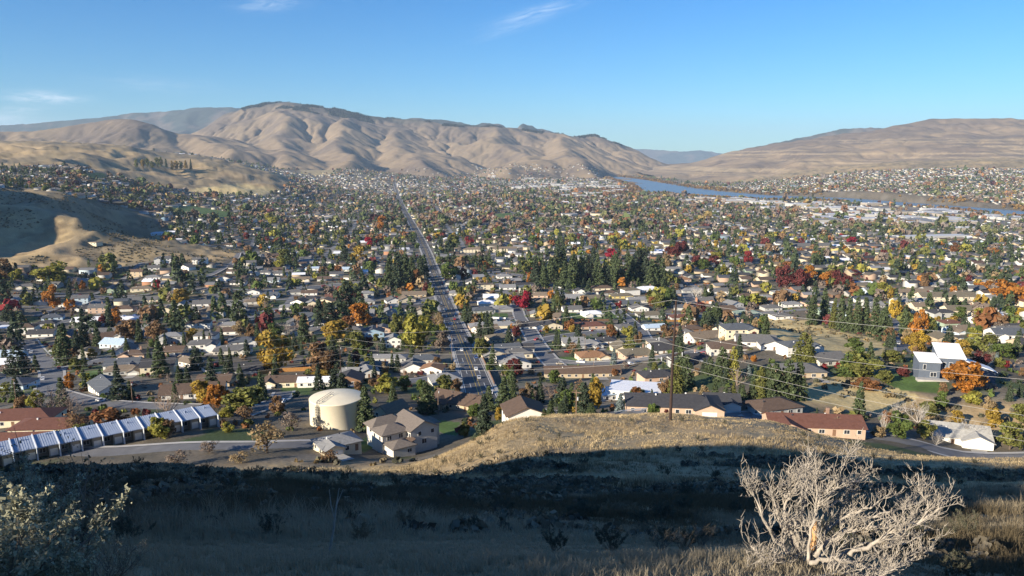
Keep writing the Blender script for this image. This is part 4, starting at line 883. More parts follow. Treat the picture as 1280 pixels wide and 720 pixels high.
def grid_road(a_, b_):
    x, y = a_ * sa + b_ * ca, a_ * ca - b_ * sa; q = bend_at(x, y); q = bend_at(x + .4 * q, y + q); x, y = x + .4 * q, y + q
    ok = town_ok(x, y, .15) & (y > 640) & (y < 2600) & (np.abs(x) < .76 * y)
    for po in AVOID: ok &= ~inpoly(x, y, po)
    run = []
    for i in range(len(x)):
        if ok[i]: run.append((x[i], y[i]))
        if (not ok[i] or i == len(x) - 1) and run:
            if len(run) > 6: strip(gs, np.array(run), 0, 7.2, .2)
            run = []
for i in range(6, 36): grid_road(np.full(420, i * 74.0 + 20), np.linspace(-2100, 2100, 420))
for j in range(-12, 13): grid_road(np.linspace(500, 2700, 240), np.full(240, (j * 9 + 4) * 23.0 + 3))
strips('road', gs, mat('pale_asphalt', (.19, .19, .19), .9, var=.15, scale=.2))
k = clear(lx, ly, 6.5, FOOT, 8.5)
for po in AVOID: k &= ~inpoly(lx, ly, po)
lx, ly, side = lx[k], ly[k], side[k]
o_ = np.argsort(np.hypot(lx, ly)); lx, ly, side = lx[o_], ly[o_], side[o_]
lz = terrain(lx, ly); lpx, lpy = proj(np.stack([lx, ly, lz], -1))
inframe = (lpx > -5) & (lpx < 1285)
N_IND = 300 - len(HL) - 44
rcw = ['grey'] * 8 + ['palegrey'] * 8 + ['brown'] * 5 + ['tan'] * 3 + ['dark'] * 5 + ['slate'] * 3 + ['white'] * 2 + ['olive'] * 2 + ['redbrown']
wcw = ['white'] * 9 + ['cream'] * 5 + ['grey'] * 5 + ['tan'] * 5 + ['greige'] * 5 + ['brown'] * 2 + ['peach'] * 2 + ['paleblue', 'blue', 'brick', 'yellow', 'green']
cnt = 0; rest = []
print('traced', len(HL), 'lots', len(lx), 'specials', len(FOOT) - len(HL))
for i in range(len(lx)):
    if inframe[i] and cnt < N_IND:
        cnt += 1; W_ = random.uniform(14, 20); D_ = random.uniform(10, 13); rc = random.choice(rcw); wc = random.choice(wcw); rf = random.choice(('hip', 'hip', 'gable', 'gable', 'front'))
        if rf == 'front': W_ = random.uniform(11, 14)
        st = 2 if random.random() < .16 else 1
        o = house(lx[i], ly[i], lz[i] + .1, -GRID + (0 if side[i] > 0 else 0) + random.gauss(0, .09) + (math.pi if random.random() < .3 else 0), W_, D_, st, rf, rc, wc, (random.choice((-1, 1)), 6.2, random.uniform(1.5, 4)) if rf != 'front' and random.random() < .6 else None, detail=1 if ly[i] < 800 else 0, chimney=random.random() < .15)
        HL.append(dict(o=o, rc=rc, wc=wc, roof=rf, st=st, W=W_, D=D_))
    else: rest.append(i)
rest = np.array(rest)
dv = []
for (x, y, rot, gx, gy) in DRIVES:
    c, s_ = math.cos(rot), math.sin(rot); L_ = [(x + gx * c - yy * s_, y + gx * s_ + yy * c) for yy in (gy - .1, gy - 3, gy - 6, gy - 9)]
    ln = np.array(L_); A_ = [(p[0] - c * 2.4, p[1] - s_ * 2.4) for p in L_]; B_ = [(p[0] + c * 2.4, p[1] + s_ * 2.4) for p in L_]; zz = terrain(ln[:, 0], ln[:, 1]); V_ = []
    for k_ in range(4): V_ += [(*A_[k_], zz[k_] + .17), (*B_[k_], zz[k_] + .17)]
    dv.append((V_, [(2 * k_, 2 * k_ + 2, 2 * k_ + 3, 2 * k_ + 1) for k_ in range(3)]))
strips('driveway', dv, mat('driveway_concrete', (.33, .315, .29), .9, var=.15, scale=.5))
# houses too small to tell apart: one mass
def mass_houses(x, y, z, name):
    n = len(x); W_ = rng.uniform(12, 20, n); D_ = rng.uniform(9, 12.5, n); H_ = np.where(rng.random(n) < .2, 5.2, 2.9); rise = D_ * .2; ang = -GRID + rng.normal(0, .1, n) + (rng.random(n) < .25) * math.pi / 2
    big = (rng.random(n) < .08) & (polydist(x, y, AVE[::4]) > 45) & (y > 1300); W_[big] *= 2.4; D_[big] *= 1.8; H_[big] *= 1.2
    hx, hy = W_ / 2, D_ / 2; Zr = np.zeros(n)
    def vv(a, b, c): return np.stack([a, b, c], -1)
    lo, e = -2 + Zr, H_
    Wl = [vv(-hx, -hy, lo), vv(hx, -hy, lo), vv(hx, hy, lo), vv(-hx, hy, lo), vv(-hx, -hy, e), vv(hx, -hy, e), vv(hx, hy, e), vv(-hx, hy, e), vv(-hx, Zr, e + rise), vv(hx, Zr, e + rise)]
    ox = hx + .5; oy = hy + .5; er = e - .1
    Rf = [vv(-ox, -oy, er), vv(ox, -oy, er), vv(ox, oy, er), vv(-ox, oy, er), vv(-ox, Zr, e + rise + .15), vv(ox, Zr, e + rise + .15)]
    V = np.stack(Wl + Rf, 1); c, s = np.cos(ang)[:, None], np.sin(ang)[:, None]
    Xw = V[..., 0] * c - V[..., 1] * s + x[:, None]; Yw = V[..., 0] * s + V[..., 1] * c + y[:, None]; Zw = V[..., 2] + z[:, None]
    tri = np.array([(0, 1, 5), (0, 5, 4), (1, 2, 6), (1, 6, 5), (2, 3, 7), (2, 7, 6), (3, 0, 4), (3, 4, 7), (4, 8, 7), (5, 6, 9), (10, 11, 15), (10, 15, 14), (12, 13, 14), (12, 14, 15)])
    F = (tri[None] + (np.arange(n) * 16)[:, None, None]).reshape(-1, 3)
    rcs = np.array([ROOF[k] for k in rcw]); wcs = np.array([PAL[k] for k in wcw]) * .78
    C = np.zeros((n, 16, 3)); C[:, :10] = wcs[rng.integers(0, len(wcs), n)][:, None]; C[:, 10:] = rcs[rng.integers(0, len(rcs), n)][:, None] * rng.uniform(.8, 1.25, (n, 1, 1))
    kind(link(name, np_mesh(name, np.stack([Xw, Yw, Zw], -1).reshape(-1, 3), F, [mat('painted_houses', (.5, .5, .5), .85, vcol='Col')], C.reshape(-1, 3))), 'stuff')
ex, ey = [], []
# hillside neighbourhoods on the mountain foot and beyond
def mtn_z(x, y):
    z = terrain(x, y, False)
    for xs, ys, Zg in MTN:
        fx = (x - xs[0]) / (xs[1] - xs[0]); fy = (y - ys[0]) / (ys[1] - ys[0]); i = np.clip(fx.astype(int), 0, len(xs) - 2); j = np.clip(fy.astype(int), 0, len(ys) - 2); u = fx - i; v = fy - j
        zz = Zg[j, i] * (1 - u) * (1 - v) + Zg[j, i + 1] * u * (1 - v) + Zg[j + 1, i] * (1 - u) * v + Zg[j + 1, i + 1] * u * v
        ins = (fx >= 0) & (fx < len(xs) - 1) & (fy >= 0) & (fy < len(ys) - 1); z = np.where(ins, np.maximum(z, zz), z)
    return z
fxs = rng.uniform(-2600, 800, 9000); fys = rng.uniform(4300, 7600, 9000)
fz = mtn_z(fxs, fys); k = (fz < -95 + 45 * fbm(fxs / 500, fys / 500, 2)) & (np.abs(fxs) < fys * .74) & (rng.random(9000) < .3) & (hillmask(fxs, fys) < .3); fxs, fys, fz = fxs[k], fys[k], fz[k]
exs = rng.uniform(1200, 3600, 2800); eys = rng.uniform(2700, 5400, 2800); k = town_ok(exs, eys); exs, eys = exs[k], eys[k]
mx_, my_ = np.r_[lx[rest], fxs, exs], np.r_[ly[rest], fys, eys]
mass_houses(mx_, my_, np.r_[lz[rest], fz, terrain(exs, eys)], 'houses')
# warehouses of the flat district by the river
ware = []
wmat = [mat('warehouse_white', (.46, .45, .42), .7, var=.05), mat('warehouse_cream', (.34, .30, .25), .8, var=.06)]; rmat = [mat('warehouse_roof_white', (.50, .50, .50), .6), mat('warehouse_roof_grey', (.22, .22, .22), .7)]
def warehouse(px, py, W_, D_, H_, i, label, group=None):
    g = ground_at(px, py, 900); t = empty('warehouse', tuple(g), -GRID + .1 * math.sin(i * 3.3)); tag(t, label, 'warehouse', group)
    MB().box(-W_ / 2, W_ / 2, 0, D_, -2, H_).build('wall', wmat[i % 2], t); r_ = MB(); r_.box(-W_ / 2 - .3, W_ / 2 + .3, -.3, D_ + .3, H_ + .02, H_ + .9)
    r_.box(-W_ * .2, -W_ * .2 + 4, D_ * .4, D_ * .4 + 5, H_ + .9, H_ + 2.6); r_.build('roof', rmat[0 if i % 3 else 1], t); FOOT.append((g[0], g[1] + D_ / 2, W_ * .55)); ware.append(t)
i = 0
for (xa, xb, ya, yb, n) in ((645, 790, 222, 236, 40), (690, 800, 239, 246, 12), (850, 960, 247, 256, 14), (965, 1130, 252, 264, 20), (1010, 1275, 264, 280, 26), (1130, 1278, 272, 284, 12), (600, 680, 216, 224, 8)):
    for _ in range(n):
        px, py = random.uniform(xa, xb), random.uniform(ya, yb); i += 1
        d = ground_at(px, py, 900)
        if inpoly(np.array([d[0]]), np.array([d[1]]), RIVER)[0] or polydist(d[0:1], d[1:2], RIVER, True)[0] < 90: continue
        warehouse(px, py, random.uniform(35, 95), random.uniform(30, 70), random.uniform(6, 10), i, 'white flat-roofed warehouse in the dense strip of warehouses along the river', 'white flat-roofed warehouses along the river')
warehouse(1210, 290, 60, 30, 9, 1, 'broad white flat-roofed hall among trees right of the long grey school'); warehouse(770, 280, 60, 22, 8, 2, 'long pinkish low building beyond the conifer grove, below the river'); warehouse(395, 257, 40, 24, 8, 3, 'white flat-roofed hall left of the avenue in the distance')
warehouse(1170, 300, 150, 30, 7, 4, 'long dark-walled low building right of the maroon clump'); 
# half-buried round reservoir at the foot of the left hill
g = ground_at(203, 268); t = empty('reservoir', tuple(g)); tag(t, 'low round cream reservoir at the foot of the tan left hill', 'reservoir')
for nm, r0, r1, z0, z1 in (('wall', 16, 16, -2, 5.5), ('roof', 16.2, .5, 5.55, 6.6)):
    kk = 40; v = [(r0 * math.cos(2 * math.pi * i / kk), r0 * math.sin(2 * math.pi * i / kk), z0) for i in range(kk)] + [(r1 * math.cos(2 * math.pi * i / kk), r1 * math.sin(2 * math.pi * i / kk), z1) for i in range(kk)]
    MB().add(v, [(i, (i + 1) % kk, kk + (i + 1) % kk, kk + i) for i in range(kk)] + [tuple(range(kk, 2 * kk))]).build(nm, mat('reservoir_' + nm, (.55, .47, .33), .8), t, nm == 'wall')
# ---------------------------------------------------------------- trees
def leafmat(name, col, t=.22): return mat('foliage_' + name, col, .75, .15, vcol='Col', trans=t)
LEAF = {'conifer': (.072, .095, .042), 'darkconifer': (.050, .068, .040), 'blue': (.16, .20, .19), 'olive': (.155, .16, .045), 'green': (.095, .13, .036), 'gold': (.31, .21, .04), 'yellow': (.44, .30, .045), 'yellowgreen': (.26, .245, .05), 'orange': (.37, .155, .03), 'rust': (.22, .10, .042), 'brown': (.21, .13, .07), 'maroon': (.13, .035, .034), 'red': (.25, .034, .038), 'crimson': (.32, .022, .045), 'greybrown': (.21, .165, .135), 'tan': (.31, .23, .13)}
def tintmat(name, col, t=.2):
    m = bpy.data.materials.new('foliage_' + name); m.use_nodes = True; n, l = m.node_tree.nodes, m.node_tree.links; b = n['Principled BSDF']
    b.inputs['Roughness'].default_value = .7; b.inputs['Specular IOR Level'].default_value = .2
    a = n.new('ShaderNodeAttribute'); a.attribute_name = 'Col'; mu = n.new('ShaderNodeMixRGB'); mu.blend_type = 'MULTIPLY'; mu.inputs[0].default_value = 1; mu.inputs[2].default_value = (*col, 1)
    l.new(a.outputs['Color'], mu.inputs[1]); l.new(mu.outputs[0], b.inputs['Base Color'])
    tr = n.new('ShaderNodeBsdfTranslucent'); l.new(mu.outputs[0], tr.inputs[0]); ms = n.new('ShaderNodeMixShader'); ms.inputs[0].default_value = t
    l.new(b.outputs[0], ms.inputs[1]); l.new(tr.outputs[0], ms.inputs[2]); l.new(ms.outputs[0], n['Material Output'].inputs['Surface']); return m
LM = {k: tintmat(k, v, .12 if 'conifer' in k or k == 'blue' else .28) for k, v in LEAF.items()}
BARK = mat('bark', (.12, .09, .065), .95, var=.2, scale=2); PALEBARK = mat('pale_bark', (.46, .42, .37), .9, var=.15, scale=2); TWIG = mat('twigs', (.25, .19, .15), .95)
def quads(cen, size, nrm_bias=None, asp=1.0):
    n = len(cen); a = rng.normal(size=(n, 3)); a /= np.linalg.norm(a, axis=1)[:, None]
    if nrm_bias is not None: a = a * .75 + nrm_bias; a /= np.linalg.norm(a, axis=1)[:, None]
    h = rng.normal(size=(n, 3)); u = np.cross(a, h); u /= np.linalg.norm(u, axis=1)[:, None] + 1e-9; v = np.cross(a, u)
    s = (size * rng.uniform(.6, 1.3, n))[:, None]
    return np.stack([cen - u * s - v * s * asp, cen + u * s - v * s * asp, cen + u * s + v * s * asp, cen - u * s + v * s * asp], 1)
def crown_pts(n, nb, seed, shape='round', top=1.0):
    """points on the shells of many overlapping clumps; unit crown: radius .5, z 0..1"""
    r_ = np.random.default_rng(seed); C = []; K = []
    for b in range(nb):
        while 1:
            p = r_.uniform(-1, 1, 3)
            if np.linalg.norm(p) < 1 and np.linalg.norm(p) > .35: break
        z = .52 + p[2] * .42
        wid = {'round': math.sqrt(max(.05, 1 - ((z - .48) / .56) ** 2)), 'egg': math.sqrt(max(.05, 1 - ((z - .38) / .66) ** 2)) * .95, 'spread': math.sqrt(max(.05, 1 - ((z - .62) / .62) ** 2)), 'column': .9}[shape]
        c = np.array([p[0] * .40 * wid, p[1] * .40 * wid, z]); rad = r_.uniform(.10, .19)
        m = n // nb; d = r_.normal(size=(m, 3)); d /= np.linalg.norm(d, axis=1)[:, None]; d[:, 2] = np.abs(d[:, 2]) * np.where(r_.random(m) < .75, 1, -1)
        pts = c + d * rad * r_.uniform(.55, 1.08, (m, 1)); C.append(pts); K.append(np.full(m, r_.uniform(.72, 1.28)))
    return np.concatenate(C), np.concatenate(K)
def leafmesh(name, Q, colr, mats):
    n = len(Q); F = np.arange(n * 4).reshape(n, 4); cc = np.repeat(colr, 4, 0); return np_mesh(name, Q.reshape(-1, 3), F, mats, cc)
def decid(seed, n, nb, shape, ls):
    P_, K = crown_pts(n, nb, seed, shape); r_ = np.random.default_rng(seed)
    nb_ = (P_ - np.array([0, 0, .45])); nb_ = nb_ / (np.linalg.norm(nb_, axis=1)[:, None] + 1e-6) * .8
    Q = quads(P_, np.full(len(P_), ls), nb_)
    j = r_.uniform(.75, 1.25, len(P_)) * K; c = np.stack([j * r_.uniform(.93, 1.07, len(j)), j, j * .95], -1)
    cm = leafmesh('crown', Q, c, [LM['green']])
    t = MB(); t.tube([(0, 0, -.12), (0, 0, .12), (.01, .01, .35), (0, .02, .62)], [.032, .026, .018, .008], 6)
    for i in range(7):
        a = i * 2.4 + seed; e = (math.cos(a) * .3, math.sin(a) * .3, .45 + .06 * i); t.tube([(0, 0, .14 + .03 * i), (e[0] * .5, e[1] * .5, (.14 + .03 * i + e[2]) / 2 + .03), e], [.014, .01, .004], 4)
    return t.mesh('trunk', [BARK]), cm
def conif(seed, n, width, lean=.9, ls=.02, dens=1.0):
    """unit height 1, base radius width/2"""
    r_ = np.random.default_rng(seed); Cs = []; ks = []; nrm = []
    whorls = 24
    for w_ in range(whorls):
        z = .06 + .92 * (w_ / whorls) ** .92; rad = width / 2 * (1 - z) ** lean * r_.uniform(.82, 1.1); nbr = max(4, int(11 * (1 - z) + 4))
        for b in range(nbr):
            a = r_.uniform(0, 6.283); L = rad * r_.uniform(.7, 1.12) + .012; m = max(2, int(n / whorls / nbr * (1.6 * (1 - z) + .3))); k = r_.uniform(.7, 1.3)
            t = r_.uniform(.15, 1, m) ** .6; wd = r_.normal(0, .018, m) + 0
            x = np.cos(a) * L * t - np.sin(a) * wd; y = np.sin(a) * L * t + np.cos(a) * wd; zz = z - .05 * t * (L / (width / 2)) + r_.normal(0, .009, m)
            Cs.append(np.stack([x, y, zz], -1)); ks.append(np.full(m, k)); nrm.append(np.tile([math.cos(a) * .4, math.sin(a) * .4, .7], (m, 1)))
    P_ = np.concatenate(Cs); K = np.concatenate(ks); Q = quads(P_, np.full(len(P_), ls), np.concatenate(nrm), .6); j = K * r_.uniform(.75, 1.25, len(K))
    cm = leafmesh('crown', Q, np.stack([j, j, j], -1), [LM['conifer']])
    t = MB(); t.tube([(0, 0, -.05), (0, 0, .3), (0, 0, .97)], [.02, .015, .003], 6); return t.mesh('trunk', [BARK]), cm
def branchy(seed, depth, n0, spread, upb, m_, rad0=.02, k=3):
    r_ = random.Random(seed); t = MB(); tw = MB()
    def grow(p, d, L, rad, lev):
        pts = [p]; q = Vector(p); dd = Vector(d)
        for s in range(4):
            dd = (dd + Vector((r_.gauss(0, .16), r_.gauss(0, .16), r_.gauss(0, .12) + upb))).normalized(); q = q + dd * L / 4; pts.append(tuple(q))
        (t if lev == 0 else tw).tube(pts, [rad, rad * .85, rad * .7, rad * .55, rad * .3], k + 1 if lev < 2 else k, cap=False)
        if lev < depth:
            for c in range(r_.randint(3, 5) if lev else n0):
                i = r_.randint(1, 4); a = Vector((r_.gauss(0, 1), r_.gauss(0, 1), r_.gauss(.25, .7))).normalized()
                grow(pts[i], (dd * (1.1 - spread) + a * spread).normalized(), L * r_.uniform(.5, .75), rad * .5, lev + 1)
    grow((0, 0, -.05), (0, 0, 1), .42, rad0, 0)
    for c in range(5): grow((0, 0, .05), (r_.gauss(0, .5), r_.gauss(0, .5), .8), .5, rad0 * .7, 1)
    return t.mesh('trunk', [m_]), tw.mesh('crown', [m_])
PROTO = {'round': [decid(s, 2000, 20, 'round', .030) for s in (1, 2, 3, 4)], 'egg': [decid(s, 1900, 18, 'egg', .028) for s in (11, 12, 13)], 'spread': [decid(s, 2000, 22, 'spread', .030) for s in (21, 22)], 'column': [decid(s, 1300, 16, 'column', .028) for s in (31, 32)],
         'thin': [decid(s, 650, 17, 'egg', .022) for s in (61, 62)],
         'conifer': [conif(s, 2300, .52, .85, .021) for s in (41, 42, 43)], 'slim': [conif(s, 2000, .36, .7, .019) for s in (51, 52)], 'fat': [conif(s, 2400, .72, .6, .024) for s in (55, 56)],
         'bare': [branchy(s, 3, 6, .55, .10, TWIG, .018) for s in (71, 72, 73)], 'pale': [branchy(s, 3, 5, .5, .14, PALEBARK, .016) for s in (81, 82)]}
TREES = []; TXY = []
TREE_NAME = {'conifer': 'conifer_tree', 'slim': 'conifer_tree', 'fat': 'conifer_tree', 'bare': 'bare_tree', 'pale': 'bare_tree'}
def tree(x, y, z, shape, colr, h, w, attrs=None, name=None, up=0.0):
    nm = name or TREE_NAME.get(shape, 'leafy_tree'); tm, cm = random.choice(PROTO[shape])
    root = empty(nm, (x, y, z), random.uniform(0, 6.28))
    t = link('trunk', tm, root); c = link('crown', cm, root)
    wid = {'conifer': .52, 'slim': .36, 'fat': .72, 'bare': .8, 'pale': .62, 'column': .75}.get(shape, .95); s = w / wid
    t.scale = c.scale = (s, s * random.uniform(.9, 1.1), h)
    if shape not in ('bare', 'pale'): c.material_slots[0].link = 'OBJECT'; c.material_slots[0].material = LM[colr]
    TREES.append(dict(o=root, shape=shape, col=colr, h=h, w=w)); TXY.append((x, y, w * .4)); return root
def tt(shape, colr, px, py, hp, wp, name=None):
    g = ground_at(px, py); s = g[1] / FPX * 1.03; return tree(g[0], g[1], g[2] - .1, shape, colr, hp * s, wp * s, name=name)
TT = [  # shape, colour, photo position of the foot, height and width there
 ('spread','yellowgreen',66,356,27,44),('round','brown',4,349,26,30),('round','yellowgreen',20,350,15,18),('round','brown',-6,360,22,26),('egg','orange',66,386,30,25),('slim','conifer',220,413,40,21),('conifer','darkconifer',246,411,30,20),('fat','conifer',299,403,42,27),('round','gold',226,380,20,24),('slim','conifer',81,456,52,24),('round','darkconifer',112,414,20,32),('conifer','darkconifer',138,411,28,16),
 ('egg','orange',146,406,22,18),('spread','brown',162,425,26,36),('egg','brown',196,428,30,26),('round','gold',234,425,16,30),('fat','darkconifer',12,401,22,24),('fat','conifer',28,409,18,20),('round','crimson',197,361,12,12),('round','maroon',282,394,12,14),('egg','tan',299,419,18,20),('bare','',275,416,16,22),('bare','',95,362,22,12),('egg','orange',103,362,12,11),('fat','darkconifer',87,372,18,10),
 ('fat','darkconifer',24,471,42,36),('slim','conifer',201,471,48,25),('fat','darkconifer',150,502,36,34),('conifer','conifer',165,500,18,14),('bare','',60,518,44,48),('bare','',88,519,36,42),('egg','orange',86,488,24,20),('bare','',210,519,40,46),('round','gold',257,506,34,38),('round','orange',257,521,15,22),('spread','rust',137,541,34,52),('round','orange',120,548,14,26),('spread','olive',305,514,32,60),('round','yellowgreen',284,521,16,24),('thin','tan',334,566,46,54),('thin','greybrown',222,582,22,34),('thin','tan',300,578,16,30),('thin','greybrown',262,566,18,30),('thin','brown',96,545,34,40),
 ('round','yellowgreen',286,540,14,18),('round','gold',222,548,1,1),('thin','brown',306,528,26,30),
 ('round','gold',451,333,25,25),('conifer','conifer',487,360,40,22),('conifer','darkconifer',497,362,48,26),('fat','conifer',507,358,42,26),('conifer','darkconifer',526,352,34,16),('conifer','conifer',515,350,30,18),('fat','darkconifer',433,389,40,32),('round','olive',432,372,24,24),('round','orange',450,409,30,31),('round','rust',436,415,20,24),('round','gold',420,427,28,44),('spread','yellowgreen',517,441,50,50),('round','olive',495,420,30,24),('conifer','conifer',380,427,38,22),('fat','darkconifer',411,404,28,26),('pale','',361,422,26,26),
 ('spread','gold',342,463,52,52),('round','yellow',362,452,16,12),('spread','brown',402,470,44,46),('round','gold',402,476,14,30),('round','yellowgreen',485,492,26,36),('conifer','darkconifer',497,465,24,16),('conifer','conifer',457,537,60,35),('conifer','conifer',532,517,44,32),('round','greybrown',553,440,28,24),('round','olive',446,438,26,28),('round','brown',470,485,18,22),('round','tan',566,465,14,12),('conifer','conifer',611,512,33,20),('conifer','conifer',630,513,47,28),('slim','conifer',641,508,38,14),('round','olive',601,447,26,22),('round','green',589,430,14,10),('fat','conifer',561,483,16,16),('round','olive',597,512,14,14),
 ('round','olive',581,546,20,18),('round','rust',600,542,18,18),('round','gold',624,528,20,14),('round','olive',634,533,16,16),('round','green',424,567,16,14),('thin','brown',410,577,18,28),
 ('egg','maroon',532,368,16,10),('round','rust',521,357,22,14),('round','crimson',464,309,14,16),('round','orange',390,294,12,12),('round','orange',478,289,18,16),('conifer','darkconifer',482,292,14,12),('round','yellowgreen',340,282,16,18),('fat','darkconifer',431,330,24,18),('round','olive',355,330,18,20),('round','yellowgreen',350,336,14,16),('round','green',563,350,24,28),('round','olive',566,311,18,18),('round','red',587,307,12,12),('round','rust',605,340,13,13),('round','orange',607,337,12,12),('round','olive',576,380,22,18),
 ('round','crimson',652,385,23,24),('round','crimson',765,325,15,17),('round','maroon',842,322,20,24),('round','maroon',853,318,18,22),('round','maroon',875,332,14,22),('round','maroon',890,332,13,20),('round','red',934,330,16,15),('round','green',830,384,26,24),('round','olive',824,386,18,18),('conifer','conifer',881,377,20,13),('fat','conifer',885,412,30,26),('slim','conifer',895,402,26,13),('egg','yellowgreen',905,348,18,15),('conifer','olive',697,385,22,20),('egg','orange',662,356,16,10),('fat','green',697,410,12,10),('conifer','conifer',763,410,14,12),('round','brown',843,365,12,14),('round','rust',816,383,14,14),('round','red',773,385,10,10),('round','green',878,338,14,22),('round','yellowgreen',895,325,10,22),
 ('egg','tan',833,334,16,16),('round','maroon',875,392,14,16),('pale','',870,372,16,18),('egg','orange',672,304,12,8),('bare','',800,322,1,1),
 ('egg','gold',742,511,42,30),('bare','',687,497,26,30),('conifer','darkconifer',706,518,32,16),('slim','conifer',714,514,40,14),('conifer','conifer',688,532,26,18),('conifer','darkconifer',702,533,24,18),('conifer','blue',775,519,30,18),('fat','olive',845,492,42,28),('fat','conifer',858,484,44,28),('round','brown',830,492,20,18),('fat','conifer',887,468,24,20),('fat','conifer',902,476,46,28),('fat','yellowgreen',916,474,44,24),('conifer','conifer',897,474,32,16),('fat','olive',818,470,20,16),('thin','brown',727,505,34,24),('slim','blue',767,456,22,10),('conifer','conifer',739,530,18,22),('egg','brown',655,505,20,22),('conifer','conifer',680,527,16,14),('round','green',798,498,16,24),('round','green',818,520,18,20),('round','maroon',833,520,8,8),('conifer','conifer',665,508,24,14),('round','rust',768,470,10,10),('round','green',745,437,1,1),
 ('conifer','conifer',893,504,30,18),('fat','conifer',906,506,26,16),('conifer','olive',916,505,30,14),('conifer','conifer',928,506,28,16),('fat','conifer',940,504,26,18),('conifer','olive',951,504,28,16),('conifer','conifer',962,503,30,18),('slim','conifer',972,500,44,18),('slim','olive',983,499,42,18),('slim','conifer',960,488,36,18),('conifer','conifer',943,486,30,16),('round','tan',880,500,20,14),('conifer','blue',935,470,16,12),
 ('spread','maroon',978,360,28,26),('spread','maroon',999,362,26,26),('round','rust',985,345,18,22),('round','maroon',1051,360,24,24),('round','orange',1030,358,20,18),('round','orange',1011,350,18,16),('round','rust',1040,352,14,14),('slim','conifer',1015,406,40,18),('slim','conifer',1029,402,44,14),('slim','conifer',1050,412,46,14),('slim','conifer',1060,415,44,16),('slim','conifer',1070,416,48,16),('slim','conifer',1080,415,46,16),('slim','conifer',1092,420,52,18),('fat','conifer',1103,426,46,24),('slim','olive',1041,410,36,12),('pale','',1047,410,34,10),('pale','',1088,416,34,10),('pale','',995,404,1,1),('conifer','conifer',1130,417,38,18),('round','yellow',1117,398,24,18),('round','yellowgreen',1107,372,20,22),('egg','gold',1113,374,14,12),('egg','orange',1146,424,40,24),('egg','gold',1140,440,26,26),('egg','yellow',1152,436,24,18),('egg','tan',1132,430,22,16),
 ('egg','yellowgreen',1225,411,26,28),('egg','orange',1238,402,18,18),('spread','orange',1258,375,24,36),('spread','orange',1274,382,24,30),('round','green',1200,399,16,18),('round','gold',1190,404,10,14),('round','gold',1170,404,10,10),('round','yellow',1276,396,12,14),('egg','orange',1290,400,18,18),('conifer','conifer',1145,418,22,14),('round','orange',1205,489,39,54),('spread','maroon',1227,459,19,27),('spread','olive',1078,470,30,48),('fat','green',1058,470,30,30),('fat','olive',1005,453,40,38),('fat','olive',1010,455,26,22),('fat','conifer',968,502,52,34),('fat','conifer',984,500,56,36),('fat','olive',950,498,44,28),('fat','conifer',998,498,50,28),('round','olive',1114,452,18,28),('round','green',1068,438,16,26),('round','maroon',1130,471,16,18),('round','olive',1106,478,16,26),('round','olive',1225,443,30,36),('round','gold',1200,446,22,26),('egg','gold',1145,446,24,20),('round','orange',1180,442,16,24),('round','green',1252,447,22,32),
 ('spread','green',1125,548,34,36),('spread','olive',1155,549,26,28),('round','green',1178,512,24,20),('round','olive',1160,520,20,26),('pale','',1148,532,42,26),('pale','',1210,553,38,24),('pale','',1170,557,26,12),('pale','',1228,553,28,14),('pale','',1105,544,36,16),('pale','',1120,520,26,18),('round','olive',1262,562,36,36),('round','gold',1240,535,28,24),('round','yellowgreen',1215,505,18,24),('round','rust',1085,487,14,36),('round','tan',1098,546,14,22),('spread','greybrown',1060,462,10,30),('egg','tan',1235,515,20,20),('conifer','blue',1245,457,18,12),('round','red',1257,460,10,10),('round','red',1030,462,8,10),('round','red',1048,461,8,10),('round','olive',1275,530,26,30),('round','gold',1195,530,18,18),('round','green',1180,462,14,12),
 ('round','brown',1010,360,14,14),('round','maroon',1066,345,8,16),('round','red',1116,336,8,10),('round','maroon',1210,355,12,10),('round','crimson',1065,305,9,14),('egg','rust',1193,316,12,14),('egg','orange',1244,318,8,12),('conifer','conifer',1236,306,18,14),('egg','brown',1155,360,18,14),('round','green',1195,355,14,16),('conifer','conifer',1179,352,14,12),('round','green',1245,355,10,14),('round','orange',1230,362,12,20),
]
gr = random.Random(5)
for i in range(26): TT.append((gr.choice(('conifer', 'fat', 'conifer')), gr.choice(('conifer', 'darkconifer', 'conifer')), 668 + i * 6.4 + gr.uniform(-3, 3), 348 + gr.uniform(-3, 13), gr.uniform(30, 40), gr.uniform(17, 24)))
for i in range(9): TT.append(('column', 'conifer', 552 + i * 7, 331 - i * .2, 11, 9))
for i in range(12): TT.append((gr.choice(('slim', 'column')), gr.choice(('gold', 'olive', 'conifer')), 172 + i * 6 + gr.uniform(-2, 2), 209 + gr.uniform(-2, 3), gr.uniform(9, 13), gr.uniform(4, 6)))
for t in TT:
    if t[4] > 2: tt(*t)
